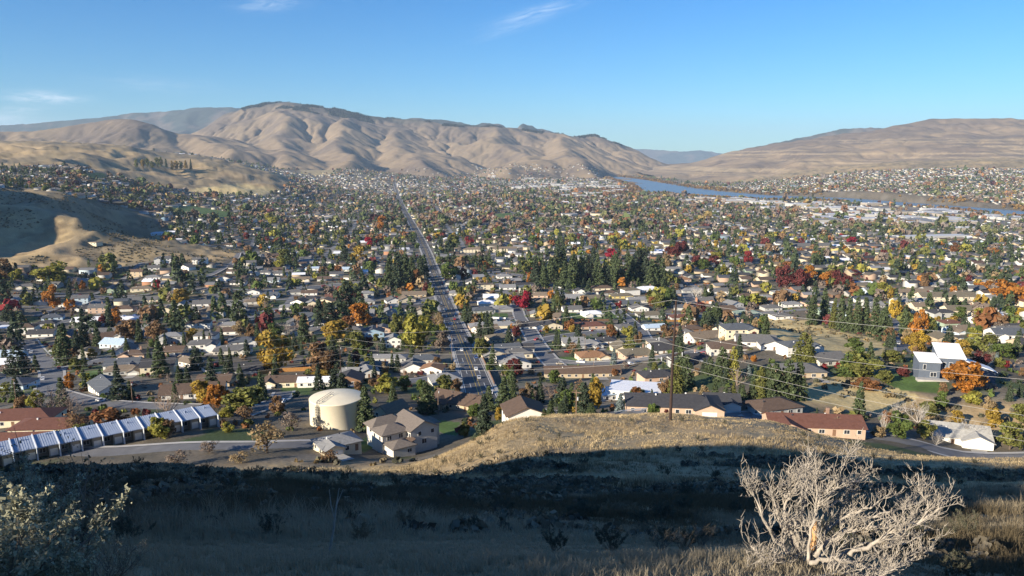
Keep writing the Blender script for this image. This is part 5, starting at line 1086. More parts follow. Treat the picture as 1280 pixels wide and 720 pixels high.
# the rest of the town's trees, scattered through gardens
def scatter(n, y0, y1):
    yy = np.sqrt(rng.uniform(y0 ** 2, y1 ** 2, n)); xx = yy * rng.uniform(-.76, .76, n); return xx, yy
FT = FOOT + [(a, b, 8.5) for a, b in zip(lx[rest], ly[rest]) if b < 1700]
sx_, sy_ = scatter(5600, 225, 1500)
k = town_ok(sx_, sy_, .45) & (sy_ < 1500) & ~((sy_ > 640) & on_street(sx_, sy_, 5.5)); sx_, sy_ = sx_[k], sy_[k]; k = clear(sx_, sy_, .3, FT + [(a, b, c + 1) for a, b, c in TXY], 2.2); sx_, sy_ = sx_[k], sy_[k]
sz_ = terrain(sx_, sy_)
KT = [('conifer', 'conifer', .17), ('conifer', 'darkconifer', .13), ('fat', 'darkconifer', .08), ('slim', 'conifer', .07), ('round', 'olive', .12), ('round', 'green', .09), ('round', 'gold', .04), ('round', 'orange', .018), ('round', 'rust', .035), ('round', 'brown', .08), ('egg', 'tan', .03), ('round', 'maroon', .025), ('round', 'red', .008), ('bare', '', .07), ('thin', 'greybrown', .07), ('spread', 'yellowgreen', .04)]
kp = np.array([t[2] for t in KT]); kp /= kp.sum()
o_ = np.argsort(np.hypot(sx_, sy_)); sx_, sy_, sz_ = sx_[o_], sy_[o_], sz_[o_]
tpx, tpy = proj(np.stack([sx_, sy_, sz_], -1)); tk = rng.choice(len(KT), len(sx_), p=kp); g_ = fbm(sx_ / 75 + 4, sy_ / 75, 2); tk = np.where((g_ > .3) & (rng.random(len(tk)) < .75), rng.integers(0, 4, len(tk)), tk)
left = {'conifer_tree': 290, 'leafy_tree': 300, 'bare_tree': 90}
for t in TREES: left[TREE_NAME.get(t['shape'], 'leafy_tree')] -= 1
print('traced trees', len(TREES), left, 'scatter', len(sx_))
mass = []
for i in range(len(sx_)):
    sh, co, _ = KT[tk[i]]; nm = TREE_NAME.get(sh, 'leafy_tree')
    h = random.uniform(5.5, 11.5) if nm != 'conifer_tree' else random.uniform(7, 17)
    h *= math.exp(random.gauss(0, .22))
    if sy_[i] < 480: h *= .75
    w = h * {'conifer': .5, 'fat': .62, 'slim': .34, 'round': .95, 'egg': .75, 'spread': 1.15, 'thin': .95, 'bare': .8}[sh] * random.uniform(.85, 1.15)
    if left[nm] > 0 and 0 < tpx[i] < 1280: left[nm] -= 1; tree(sx_[i], sy_[i], sz_[i] - .1, sh, co, h, w)
    else: mass.append((sx_[i], sy_[i], sz_[i], h, w, nm == 'conifer_tree', co or 'greybrown'))
def mass_trees(name, x, y, z, h, w, con, col, nq, seed, tri=False):
    """many far trees in one mesh; nq leaf clumps each"""
    r_ = np.random.default_rng(seed); n = len(x)
    u = r_.random((n, nq)); a = r_.uniform(0, 6.283, (n, nq)); con = con[:, None]
    zc = .08 + .9 * u; rc_ = (1 - zc) ** .8 * .5 + .03; ph = np.arccos(1 - 2 * u * .96); zr = .56 - .42 * np.cos(ph); rr_ = np.sin(ph) * .46
    rad = np.where(con, rc_ * r_.uniform(.75, 1.05, (n, nq)), rr_ * r_.uniform(.7, 1.15, (n, nq))); zz = np.where(con, zc, zr + r_.normal(0, .05, (n, nq)))
    px_ = x[:, None] + np.cos(a) * rad * w[:, None]; py_ = y[:, None] + np.sin(a) * rad * w[:, None]; pz_ = z[:, None] + zz * h[:, None]
    cen = np.stack([px_, py_, pz_], -1).reshape(-1, 3); sz = (np.sqrt(h * w)[:, None] * np.where(con, .20, .30) * (24 / nq) ** .5 * .75 * np.ones((1, nq))).ravel()
    out = np.stack([np.cos(a) * .6, np.sin(a) * .6, .5 + 0 * a], -1).reshape(-1, 3)
    Q = quads(cen, sz, out); c = np.repeat(col, nq, 0) * r_.uniform(.82, 1.18, (n * nq, 1)); kind(link(name, leafmesh(name, Q, c, [MASSM])), 'stuff')
MASSM = mat('far_foliage', (.1, .1, .05), .8, .15, vcol='Col', trans=.15)
M = mass; mc = np.array([LEAF[m[6]] for m in M])
A_ = np.array([m[:5] for m in M]); cn = np.array([m[5] for m in M])
mass_trees('trees', A_[:, 0], A_[:, 1], A_[:, 2], A_[:, 3], A_[:, 4], cn, mc, 70, 3)
fk = ('conifer', 'darkconifer', 'conifer', 'darkconifer', 'olive', 'green', 'gold', 'green', 'rust', 'brown', 'greybrown', 'greybrown', 'greybrown', 'brown', 'greybrown', 'olive', 'conifer', 'green', 'olive', 'greybrown', 'maroon', 'green', 'orange', 'olive')
def far_ring(n, y0, y1, nq, seed, xs=None, ys=None, zs=None, hs=(5, 12.5)):
    if xs is None: xs, ys = scatter(n, y0, y1); k = town_ok(xs, ys, .35) & (fbm(xs / 170, ys / 170, 3) > -.6) & ~on_street(xs, ys, 6.5) & (polydist(xs, ys, AVE[::4]) > 12); xs, ys = xs[k], ys[k]; zs = terrain(xs, ys)
    m = len(xs); ci = rng.integers(0, len(fk), m); g_ = fbm(xs / 130 + 9, ys / 130, 2); ci[(g_ > .28) & (rng.random(m) < .75)] = 0; ci[(g_ < -.5) & (rng.random(m) < .45)] = 9
    col = np.array([LEAF[k] for k in fk])[ci]; gy_ = col.mean(1, keepdims=True); col = (col * .72 + gy_ * .28) * 1.12; con = ci < 4; h = rng.uniform(*hs, m) * np.exp(rng.normal(0, .28, m)) * np.where(con, 1.25, 1); w = h * np.where(con, .5, 1.0) * rng.uniform(.8, 1.2, m)
    mass_trees('trees', xs, ys, zs, h, w, con, col, nq, seed)
far_ring(9000, 1500, 2400, 34, 4); far_ring(15500, 2400, 4000, 16, 5); far_ring(15000, 4000, 7600, 9, 6)
k = fz < 1e9; q_ = rng.permutation(len(fxs)); far_ring(0, 0, 0, 9, 7, fxs + rng.normal(0, 40, len(fxs)), fys + rng.normal(0, 60, len(fys)), mtn_z(fxs, fys), (5, 10))
far_ring(0, 0, 0, 10, 8, exs + rng.normal(0, 30, len(exs)), eys + rng.normal(0, 30, len(eys)), terrain(exs, eys), (5, 10))
# river-bank woods
bx_, by_ = rng.uniform(300, 2600, 60000), rng.uniform(2200, 8500, 60000); d_ = polydist(bx_, by_, RIVER, True); k = (d_ < 75) & ~inpoly(bx_, by_, RIVER) & (fbm(bx_ / 200, by_ / 200, 2) > -.3) & (rng.random(60000) < .6); bx_, by_ = bx_[k], by_[k]
mass_trees('trees', bx_, by_, terrain(bx_, by_), rng.uniform(6, 12, len(bx_)), rng.uniform(7, 12, len(bx_)), np.zeros(len(bx_), bool), np.array([(.20, .12, .06), (.16, .10, .06), (.24, .15, .05), (.12, .09, .05)])[rng.integers(0, 4, len(bx_))], 12, 9)
# orchard strip and bottom-land brush left of the river
ox_, oy_ = rng.uniform(100, 1000, 5000), rng.uniform(3600, 4600, 5000); opx, opy = proj(np.stack([ox_, oy_, terrain(ox_, oy_)], -1)); k = inpoly(opx, opy, [(722, 237), (800, 236), (806, 243), (722, 244)]); ox_, oy_ = ox_[k], oy_[k]
mass_trees('trees', ox_, oy_, terrain(ox_, oy_), rng.uniform(4, 8, len(ox_)), rng.uniform(6, 10, len(ox_)), np.zeros(len(ox_), bool), np.tile([(.17, .10, .055)], (len(ox_), 1)), 10, 12)
# dark trees along the mountain tops
gx_, gy_ = rng.uniform(-5200, 2600, 160000), rng.uniform(8300, 10600, 160000); gz_ = mtn_z(gx_, gy_)
crest = gz_ / gy_; binx = np.clip(((gx_ / gy_ + .6) * 420).astype(int), 0, 600); mxb = np.full(601, -9.); np.maximum.at(mxb, binx, crest)
gp = 640 + FPX * gx_ / gy_
k = (crest > mxb[binx] - np.where((gp > 330) & (gp < 470), .010, .0022)) & (gz_ > 120) & (fbm(gx_ / 250, gy_ / 250, 3) > .0) & (rng.random(len(gx_)) < .8) & (gp > 310) & (gp < 800)
gx_, gy_, gz_ = gx_[k], gy_[k], gz_[k]
mass_trees('trees', gx_, gy_, gz_ - 1, rng.uniform(10, 20, len(gx_)), rng.uniform(7, 12, len(gx_)), np.ones(len(gx_), bool), np.tile([(.03, .038, .03)], (len(gx_), 1)), 7, 13)
# shrubs over the dry slopes of the middle distance
hx_, hy_ = scatter(60000, 185, 1700); k = (hillmask(hx_, hy_) > .6) & (hy_ > 190) & (fbm(hx_ / 60, hy_ / 60, 3) > .05); hx_, hy_ = hx_[k][:5000], hy_[k][:5000]
mass_trees('shrubs', hx_, hy_, terrain(hx_, hy_) - .2, rng.uniform(.8, 1.7, len(hx_)), rng.uniform(1.4, 3, len(hx_)), np.zeros(len(hx_), bool), np.array([(.13, .12, .085), (.17, .14, .09), (.09, .09, .06), (.24, .18, .09)])[rng.integers(0, 4, len(hx_))], 14, 14)
# low sagebrush carpet of the shaded slope
qx_, qy_ = scatter(26000, 14, 104); k = (hillmask(qx_, qy_) > .6) & (fbm(qx_ / 11 + 5, qy_ / 11, 3) > .16); qx_, qy_ = qx_[k][:3600], qy_[k][:3600]; qs = np.interp(np.hypot(qx_, qy_), (14, 40, 180), (.45, .7, 1.0))
mass_trees('shrubs', qx_, qy_, terrain(qx_, qy_) - .12, rng.uniform(.45, .95, len(qx_)) * qs, rng.uniform(.6, 1.5, len(qx_)) * qs, np.zeros(len(qx_), bool), np.array([(.17, .155, .115), (.12, .105, .08), (.22, .185, .13), (.30, .24, .16)])[rng.integers(0, 4, len(qx_))], 46, 16)
# hedges and garden shrubs of the town
ux_, uy_ = scatter(14000, 235, 1100); k = town_ok(ux_, uy_, .5) & (uy_ < 1100); ux_, uy_ = ux_[k], uy_[k]; k = clear(ux_, uy_, -1.2, FT, 1.2); ux_, uy_ = ux_[k][:4200], uy_[k][:4200]
mass_trees('shrubs', ux_, uy_, terrain(ux_, uy_) - .1, rng.uniform(.7, 2.4, len(ux_)), rng.uniform(1.2, 3.4, len(ux_)), np.zeros(len(ux_), bool), np.array([LEAF[c] for c in ('green', 'olive', 'conifer', 'darkconifer', 'maroon', 'rust', 'brown', 'greybrown', 'tan', 'green')])[rng.integers(0, 10, len(ux_))], 16, 15)
# ---------------------------------------------------------------- power poles and lines
RUST = mat('brown_weathered_steel', (.042, .026, .021), .8, .3, var=.2, scale=1.5); WOOD = mat('weathered_wood', (.20, .14, .10), .9, var=.2, scale=2); WIREM = mat('aluminium_wire', (.38, .37, .35), .5, .5); INSUL = mat('grey_insulator', (.45, .46, .47), .4); LAMPM = mat('lamp_grey', (.4, .41, .41), .5)
def main_pole():
    b = P(838, 522, 146); b[2] = gz(b[0], b[1]) - .3; top = P(840, 375, 146); h = top[2] - b[2]
    t = empty('power_pole', tuple(b)); tag(t, 'tall dark brown power pole standing on the sunlit knoll', 'power pole')
    MB().tube([(0, 0, -.5), (0, 0, h * .5), (.25, 0, h)], [.33, .27, .18], 10).build('pole', RUST, t)
    ends = []
    for px, py, s in ((856, 414, 1), (853, 440, 1), (824, 421, -1), (827, 446, -1)):
        q = P(px, py, 146) - b; z0 = q[2] - abs(q[0]) * .45
        MB().tube([(.12, 0, z0), (q[0] * .6, 0, q[2] - .25), (q[0], 0, q[2])], [.14, .10, .07], 6).build('crossarm', RUST, t)
        m = MB(); m.tube([(q[0], 0, q[2]), (q[0], 0, q[2] - .25), (q[0], 0, q[2] - .3), (q[0], 0, q[2] - .9)], [.06, .14, .14, .06], 6); m.build('insulator', INSUL, t); ends.append(b + q - np.array([0, 0, .9]))
    return b, [top, ends[0], ends[2], ends[1], ends[3]]
pb, e1 = main_pole()
def wood_pole(px, py, hp, d=None, label='', arms=1, m=WOOD, r=.16, name='utility_pole'):
    b = ground_at(px, py) if d is None else P(px, py, d); b[2] = gz(b[0], b[1]) - .2; h = hp * b[1] / FPX * 1.04
    t = empty(name, tuple(b), R(random.uniform(-25, 25))); tag(t, label, 'utility pole'); MB().tube([(0, 0, -.5), (0, 0, h)], [r, r * .7], 7).build('pole', m, t)
    for i in range(arms): MB().box(-1.2, 1.2, -.07, .07, h - .7 - i * 1.1, h - .55 - i * 1.1).build('crossarm', m, t)
    if arms:
        g_ = MB(); g_.tube([(.35, 0, h - 2.6), (.35, 0, h - 1.8)], .2, 8); g_.build('transformer', INSUL, t)
    return b, h
p2b, p2h = wood_pole(427, 484, 74, 300, 'tall thin dark pole standing behind the cream water tank', 2, RUST, .26)
e2 = [P(427 + dx, py, 300) for dx, py in ((0, 413), (5, 423), (-5, 432), (5, 441), (-5, 450))]
e0 = [P(-220, py, 260) for py in (452, 462, 472, 482, 492)]
e3 = [P(1600, py, 108) for py in (428, 490, 560, 580, 598)]
LN = ['uppermost', 'second highest', 'middle', 'second lowest', 'lowest']
def wire(a, b, sag, label, group):
    a, b = np.array(a), np.array(b); pts = []
    for i in range(25):
        t = i / 24; p = a * (1 - t) + b * t; p[2] -= sag * 4 * t * (1 - t); pts.append(tuple(p))
    o = MB().tube(pts, .027, 4).build('power_line', WIREM); tag(o, label, 'power line', group)
for i in range(5):
    wire(e1[i], e3[i], 2.2, LN[i] + ' power line running from the brown power pole to the right edge', 'power lines right of the brown pole')
    wire(e1[i], e2[i], 3.2, LN[i] + ' power line strung between the brown power pole and the thin dark pole', 'power lines left of the brown pole')
    wire(e2[i], e0[i], 4.5, LN[i] + ' power line running from the thin dark pole to the left edge', 'power lines left of the brown pole')
for px, py, hp, lab in ((548, 519, 38, 'brown wooden pole right of the small cream shed house'), (720, 531, 36, 'slim wooden pole at the left end of the sunlit knoll'), (20, 501, 30, 'grey wooden pole above the brown-roofed apartments'), (166, 506, 34, 'thin pole right of the round dark conifer'), (298, 483, 18, 'short pole carrying a transformer beside the round gold tree'),
                        (177, 413, 36, 'slim dark pole left of the slender conifer with brown walls behind'), (128, 388, 34, 'thin pole among white houses at the foot of the left hill'), (565, 452, 34, 'wooden pole on the left pavement of the avenue'), (582, 395, 26, 'pole beside the trimmed hedge right of the avenue'), (624, 396, 24, 'pole at the corner of the hedge and the side street'),
                        (696, 420, 38, 'pole left of the pink-roofed peach house'), (742, 470, 24, 'thin pole above the dormered brown-roofed house'), (731, 446, 28, 'short pale pole beside the orange-brown roofed house'), (1045, 544, 26, 'pale post in front of the long red-brown roofed house'), (534, 322, 20, 'pole on the left kerb of the distant avenue'), (1132, 402, 22, 'pale pole right of the tall slim conifers'), (588, 375, 22, 'pole behind the white flat-roofed house right of the avenue')):
    wood_pole(px, py, hp, None, lab, 1 if hp > 20 else 0)
# street lamps along the avenue
for k, i in enumerate(range(8, 62, 7)):
    p = AVE[i]; tdir = AVE[i + 1] - AVE[i]; tdir /= np.linalg.norm(tdir); nr_ = np.array([tdir[1], -tdir[0]]); s = 1 if k % 2 else -1; q = p + nr_ * s * 9.3
    t = empty('street_lamp', (q[0], q[1], gz(*q))); tag(t, 'grey street lamp on the %s pavement, %s along the avenue from the near end' % ('right' if s > 0 else 'left', ORD[k // 2 + 1]), 'street lamp', 'street lamps along the avenue')
    MB().tube([(0, 0, 0), (0, 0, 8.5), (-nr_[0] * s * 1.2, -nr_[1] * s * 1.2, 9.2), (-nr_[0] * s * 2.6, -nr_[1] * s * 2.6, 9.4)], [.11, .08, .06, .05], 6).build('pole', LAMPM, t)
    m = MB(); m.box(-.35, .35, -.18, .18, 0, .16); o = m.build('lamp_head', LAMPM, t); o.location = (-nr_[0] * s * 2.8, -nr_[1] * s * 2.8, 9.3)
# ---------------------------------------------------------------- parked cars
CARC = {'white': (.75, .75, .74), 'silver': (.42, .43, .45), 'dark grey': (.06, .065, .07), 'red': (.38, .03, .03), 'blue': (.05, .10, .28), 'black': (.015, .015, .017), 'beige': (.45, .38, .27)}
CM = {k: mat('car_paint_' + k.replace(' ', '_'), v, .3, .5) for k, v in CARC.items()}; TYRE = mat('tyre_rubber', (.02, .02, .02), .9); HEADL = mat('headlight_glass', (.7, .7, .68), .2)
def car_mesh(pick):
    body = MB(); glass = MB()
    if pick == 'car':
        body.prism([(-2.2, .3), (2.2, .3), (2.25, .62), (2.1, .82), (1.2, .93), (.55, 1.42), (-1.0, 1.46), (-1.75, 1.0), (-2.2, .92), (-2.28, .6)], -.88, .88, 'y')
        for s in (-1, 1): glass.prism([(1.02, .98), (.52, 1.36), (-.95, 1.40), (-1.5, 1.02)], s * .9 - .012, s * .9 + .012, 'y')
        glass.add([(1.24, -.74, .95), (1.24, .74, .95), (.62, .68, 1.41), (.62, -.68, 1.41)], [(0, 1, 2, 3)]); glass.add([(-1.80, -.72, 1.02), (-1.80, .72, 1.02), (-1.10, .66, 1.46), (-1.10, -.66, 1.46)], [(3, 2, 1, 0)])
    else:
        body.prism([(-2.6, .4), (2.6, .4), (2.65, .8), (2.5, 1.05), (1.3, 1.12), (.75, 1.75), (-.6, 1.78), (-.75, 1.12), (-2.6, 1.12), (-2.65, .7)], -.95, .95, 'y')
        for s in (-1, 1): glass.prism([(1.1, 1.16), (.7, 1.68), (-.5, 1.7), (-.6, 1.16)], s * .97 - .012, s * .97 + .012, 'y')
        glass.add([(1.34, -.8, 1.14), (1.34, .8, 1.14), (.82, .75, 1.73), (.82, -.75, 1.73)], [(0, 1, 2, 3)]); body.box(-2.5, -.85, -.8, .8, 1.13, 1.16)
    wh = MB(); wh.tube([(0, -.11, 0), (0, .11, 0)], .33, 12)
    hl = MB(); hl.box(-.03, .03, -.2, .2, -.07, .07)
    return body.mesh('body', [CM['white']]), glass.mesh('window_glass', [GLASS]), wh.mesh('wheel', [TYRE]), hl.mesh('headlight', [HEADL])
CPRO = {k: car_mesh(k) for k in ('car', 'pickup')}; CARS = []
def car(x, y, z, rz, colr, k='car'):
    b, gl, w, hl = CPRO[k]; t = empty('pickup_truck' if k == 'pickup' else 'car', (x, y, z), rz); o = link('body', b, t); o.material_slots[0].link = 'OBJECT'; o.material_slots[0].material = CM[colr]; link('window_glass', gl, t)
    for sx in (-1.35, 1.35):
        for s in (-.82, .82): link('wheel', w, t).location = (sx * (1.2 if k == 'pickup' else 1), s, .33)
    for s in (-.6, .6): link('headlight', hl, t).location = ((2.6 if k == 'pickup' else 2.2), s, .72)
    CARS.append(dict(o=t, col=colr, k=k))
def car_px(px, py, rz, colr, k='car'): g = ground_at(px, py); car(g[0], g[1], g[2] + .26, rz, colr, k)
HD = math.pi / 2 - GRID
for i, off, c, k in ((2, 4.6, 'white', 'car'), (5, 1.9, 'silver', 'car'), (8, -4.9, 'dark grey', 'pickup'), (12, -2.2, 'white', 'car'), (16, 5, 'black', 'car'), (19, -5, 'silver', 'car'), (23, 2.2, 'red', 'car'), (27, -2.2, 'white', 'pickup'), (32, 4.9, 'blue', 'car'), (38, -4.9, 'silver', 'car'), (45, 2.2, 'white', 'car'), (52, -2.4, 'dark grey', 'car'), (7, 2, 'white', 'car'), (10, 5, 'blue', 'car'), (14, 1.9, 'dark grey', 'car'), (21, -2, 'white', 'car'), (25, 5, 'silver', 'pickup'), (29, -5, 'black', 'car'), (35, 2, 'white', 'car'), (41, 4.8, 'red', 'car'), (48, -4.8, 'white', 'car')):
    td = AVE[i + 1] - AVE[i]; td /= np.linalg.norm(td); q = AVE[i] + np.array([td[1], -td[0]]) * off; car(q[0], q[1], gz(*q) + .36, math.atan2(td[1], td[0]) + (0 if off > 0 else math.pi), c, k)
for px, py, rz, c, k in ((66, 440, .2, 'white', 'car'), (40, 441, 1.9, 'silver', 'car'), (105, 451, .3, 'white', 'pickup'), (354, 503, 1.4, 'white', 'car'), (688, 442, .4, 'dark grey', 'car'), (710, 441, .1, 'red', 'car'), (787, 457, .5, 'white', 'pickup'), (798, 455, .4, 'dark grey', 'car'), (992, 540, .4, 'blue', 'car'), (963, 522, .2, 'white', 'pickup'), (344, 485, 1.4, 'black', 'car'), (165, 385, .1, 'white', 'car'), (738, 414, 1.5, 'white', 'car'), (700, 456, .2, 'beige', 'car'), (870, 444, .3, 'silver', 'car'), (1125, 408, 1.4, 'silver', 'car'), (590, 500, .2, 'silver', 'car')): car_px(px, py, rz, c, k)
rc_ = random.Random(11)
for q, w_ in minor[:-2]:
    for i in range(3, len(q) - 2, 5):
        if rc_.random() < .42:
            td = q[i + 1] - q[i]; td /= np.linalg.norm(td); s = rc_.choice((-1, 1)); p = q[i] + np.array([td[1], -td[0]]) * s * (w_ / 2 - 1.1)
            if p[1] > 880: continue
            car(p[0], p[1], gz(*p) + .24, math.atan2(td[1], td[0]) + rc_.choice((0, math.pi)), rc_.choice(list(CARC)), 'pickup' if rc_.random() < .25 else 'car')

# ---------------------------------------------------------------- foreground: dry grass
def grass(name, n, r0, r1, blades, hh, ww, seed, dens, amax=41, pale=1.0):
    r_ = np.random.default_rng(seed); a = R(1) * r_.uniform(-amax, amax, n); rr_ = np.sqrt(r_.uniform(r0 ** 2, r1 ** 2, n)); x = rr_ * np.sin(a); y = rr_ * np.cos(a)
    k = dens(x, y, rr_, r_); x, y = x[k], y[k]; n = len(x); z = terrain(x, y)
    tall = np.clip(.75 + .65 * fbm(x * .13, y * .13, 3), .35, 1.7)
    B = blades; ang = r_.uniform(0, 6.283, (n, B)); lean = r_.uniform(.05, .65, (n, B)); h = hh * tall[:, None] * r_.uniform(.5, 1.15, (n, B)); sp = ww * 7 * np.sqrt(hh / .5)
    bx = x[:, None] + r_.normal(0, sp, (n, B)); by = y[:, None] + r_.normal(0, sp, (n, B)); bz = np.repeat(z[:, None], B, 1) - .04
    dx, dy = np.cos(ang), np.sin(ang); w = ww * r_.uniform(.6, 1.3, (n, B)); tx_ = r_.uniform(0, 6.283, (n, B)); wx, wy = np.cos(tx_) * w, np.sin(tx_) * w
    mx_, mz_ = lean * h * .35, h * .6; ex_ = lean * h; ez_ = h * (1 - .3 * lean)
    p0 = np.stack([bx - wx, by - wy, bz], -1); p1 = np.stack([bx + wx, by + wy, bz], -1); p2 = np.stack([bx + dx * mx_ + wx * .7, by + dy * mx_ + wy * .7, bz + mz_], -1); p3 = np.stack([bx + dx * mx_ - wx * .7, by + dy * mx_ - wy * .7, bz + mz_], -1); p4 = np.stack([bx + dx * ex_, by + dy * ex_, bz + ez_], -1)
    V = np.stack([p0, p1, p2, p3, p4], 2).reshape(-1, 3); m = n * B; b = np.arange(m)[:, None] * 5
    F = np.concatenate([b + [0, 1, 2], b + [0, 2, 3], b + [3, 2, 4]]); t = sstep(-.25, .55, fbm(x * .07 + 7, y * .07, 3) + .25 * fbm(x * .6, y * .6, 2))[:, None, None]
    far_ = sstep(50, 110, np.hypot(x, y))[:, None, None]; c = (np.array([.42, .355, .25]) * t + np.array([.15, .12, .075]) * (1 - t)) * (1 - far_) + (np.array([.46, .36, .21]) * t + np.array([.33, .26, .16]) * (1 - t)) * far_ * r_.uniform(.7, 1.2, (n, B, 1)) * np.exp(r_.normal(0, .3, (n, 1, 1))) * pale; c = np.repeat((c * (.92 + .08 * far_)).reshape(-1, 3), 5, 0)  # shade painted into near blade colours, sunlight into those of the knoll
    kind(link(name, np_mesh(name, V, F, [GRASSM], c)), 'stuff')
GRASSM = mat('dry_grass_blades', (.4, .3, .2), .85, .1, vcol='Col', trans=.25)
def dfn(th_): return lambda x, y, r, g: (fbm(x * .11 + 3, y * .11, 3) + .35 * g.random(len(x)) > th_) & (hillmask(x, y) > .5)
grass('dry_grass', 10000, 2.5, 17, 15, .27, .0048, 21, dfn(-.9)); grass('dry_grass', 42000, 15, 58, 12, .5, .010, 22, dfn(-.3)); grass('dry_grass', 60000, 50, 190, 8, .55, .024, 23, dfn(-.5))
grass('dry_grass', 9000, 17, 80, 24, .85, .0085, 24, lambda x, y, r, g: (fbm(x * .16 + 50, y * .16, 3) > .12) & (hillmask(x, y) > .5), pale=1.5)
# sagebrush, as separate shrubs
SAGE = [tintmat('sage_leaves', (.33, .325, .24), .15), tintmat('sage_dark_leaves', (.10, .10, .07), .12), tintmat('sage_straw_leaves', (.24, .195, .13), .15)]; SAGEW = mat('sage_wood', (.20, .165, .13), .95, var=.2, scale=6)
def sage_proto(seed, n):
    r_ = random.Random(seed); st = MB(); cs = []
    for i in range(11):
        a = r_.uniform(0, 6.283); tl = r_.uniform(.15, .75); L = r_.uniform(.6, 1.0); d = Vector((math.cos(a) * tl, math.sin(a) * tl, 1 - tl * .5)).normalized(); p = Vector((math.cos(a) * .03, math.sin(a) * .03, -.08)); pts = [tuple(p)]
        for s in range(5): d = (d + Vector((r_.gauss(0, .17), r_.gauss(0, .17), r_.gauss(.05, .1)))).normalized(); p = p + d * L / 5; pts.append(tuple(p))
        st.tube(pts, [.018, .015, .011, .008, .005, .003], 4, cap=False)
        for s in range(9):
            k = r_.randint(2, 5); q = Vector(pts[k]); e = (d + Vector((r_.gauss(0, .6), r_.gauss(0, .6), r_.gauss(.2, .4)))).normalized(); LL = r_.uniform(.12, .3); st.tube([tuple(q), tuple(q + e * LL * .5 + Vector((0, 0, .01))), tuple(q + e * LL)], [.004, .003, .0015], 3, cap=False)
            for u in range(n): cs.append(tuple(q + e * LL * r_.uniform(.35, 1.08) + Vector((r_.gauss(0, .02), r_.gauss(0, .02), r_.gauss(0, .02)))))
    cs = np.array(cs); Q = quads(cs, np.full(len(cs), .0065), np.tile([0, 0, .4], (len(cs), 1)), 2.1); j = rng.uniform(.65, 1.35, len(cs)); return st.mesh('stem', [SAGEW]), leafmesh('crown', Q, np.stack([j, j, j * .95], -1), [SAGE[0]])
SP = [sage_proto(s, 62) for s in (1, 2, 3, 4)]; SB = [sage_proto(s, 5) for s in (5, 6)]; SHR = []
def sage(x, y, s, m=0, bare=False, dz=0, hs=1.0):
    a, b = random.choice(SB if bare else SP); t = empty('sagebrush', (x, y, gz(x, y) + dz), random.uniform(0, 6.28)); st = link('stem', a, t); c = link('crown', b, t); st.scale = c.scale = (s, s, s * hs); c.material_slots[0].link = 'OBJECT'; c.material_slots[0].material = SAGE[m]; return t
def sage_px(px, py, d, s, m, label, bare=False, hs=1.0):
    p = P(px, py, d); t = sage(p[0], p[1], s, m, bare, hs=hs); tag(t, label, 'shrub', 'sagebrush of the foreground'); return t
for a in ((20, 700, 6.0, 1.08, 0, 'silver-green sagebrush at the left edge, catching the sun'), (-30, 690, 5.2, 1.2, 0, 'tall silver-green sagebrush cut off by the left edge of the photo'), (60, 715, 5.4, .62, 0, 'low sunlit sagebrush in front of the left edge sagebrush'), (48, 640, 8.2, 1.05, 0, 'grey sagebrush behind the sunlit one at the left edge'), (5, 600, 9.5, 1.3, 0, 'highest sunlit sagebrush overlapping the lower apartments at the left edge')): sage_px(*a)
sage_px(85, 600, 9.8, 1.55, 2, 'nearly bare tangled shrub with grey twigs in front of the townhouse roofs', True, 1.15); sage_px(60, 596, 10.5, 1.45, 2, 'bare grey shrub left of the tangled one in front of the townhouse roofs', True, 1.1)
sage_px(125, 722, 6.1, .6, 0, 'small spindly sagebrush lit from the left near the bottom edge', True); sage_px(148, 712, 7.0, .5, 2, 'thin dry stalk shrub right of the small spindly sagebrush', True)
rs = random.Random(3); n_ = 0
while n_ < 260:
    a = R(rs.uniform(-36, 36)); r0 = math.sqrt(rs.uniform(8.5 ** 2, 150 ** 2)) if n_ > 70 else rs.uniform(11, 40); x, y = r0 * math.sin(a), r0 * math.cos(a)
    if fbm(np.array([x * .07 + 30]), np.array([y * .07]), 3)[0] < -.12 or (abs(x / y * FPX + 640 - 1060) < 190 and r0 < 13): continue
    if hillmask(np.array([x]), np.array([y]))[0] < .6: continue
    SHR.append(dict(o=sage(x, y, rs.uniform(.4, .65) * float(np.interp(r0, (11, 30, 60), (.8, 1.3, 2.0))), rs.choice((1, 1, 1, 1, 1, 2)), rs.random() < .15), r=r0)); n_ += 1
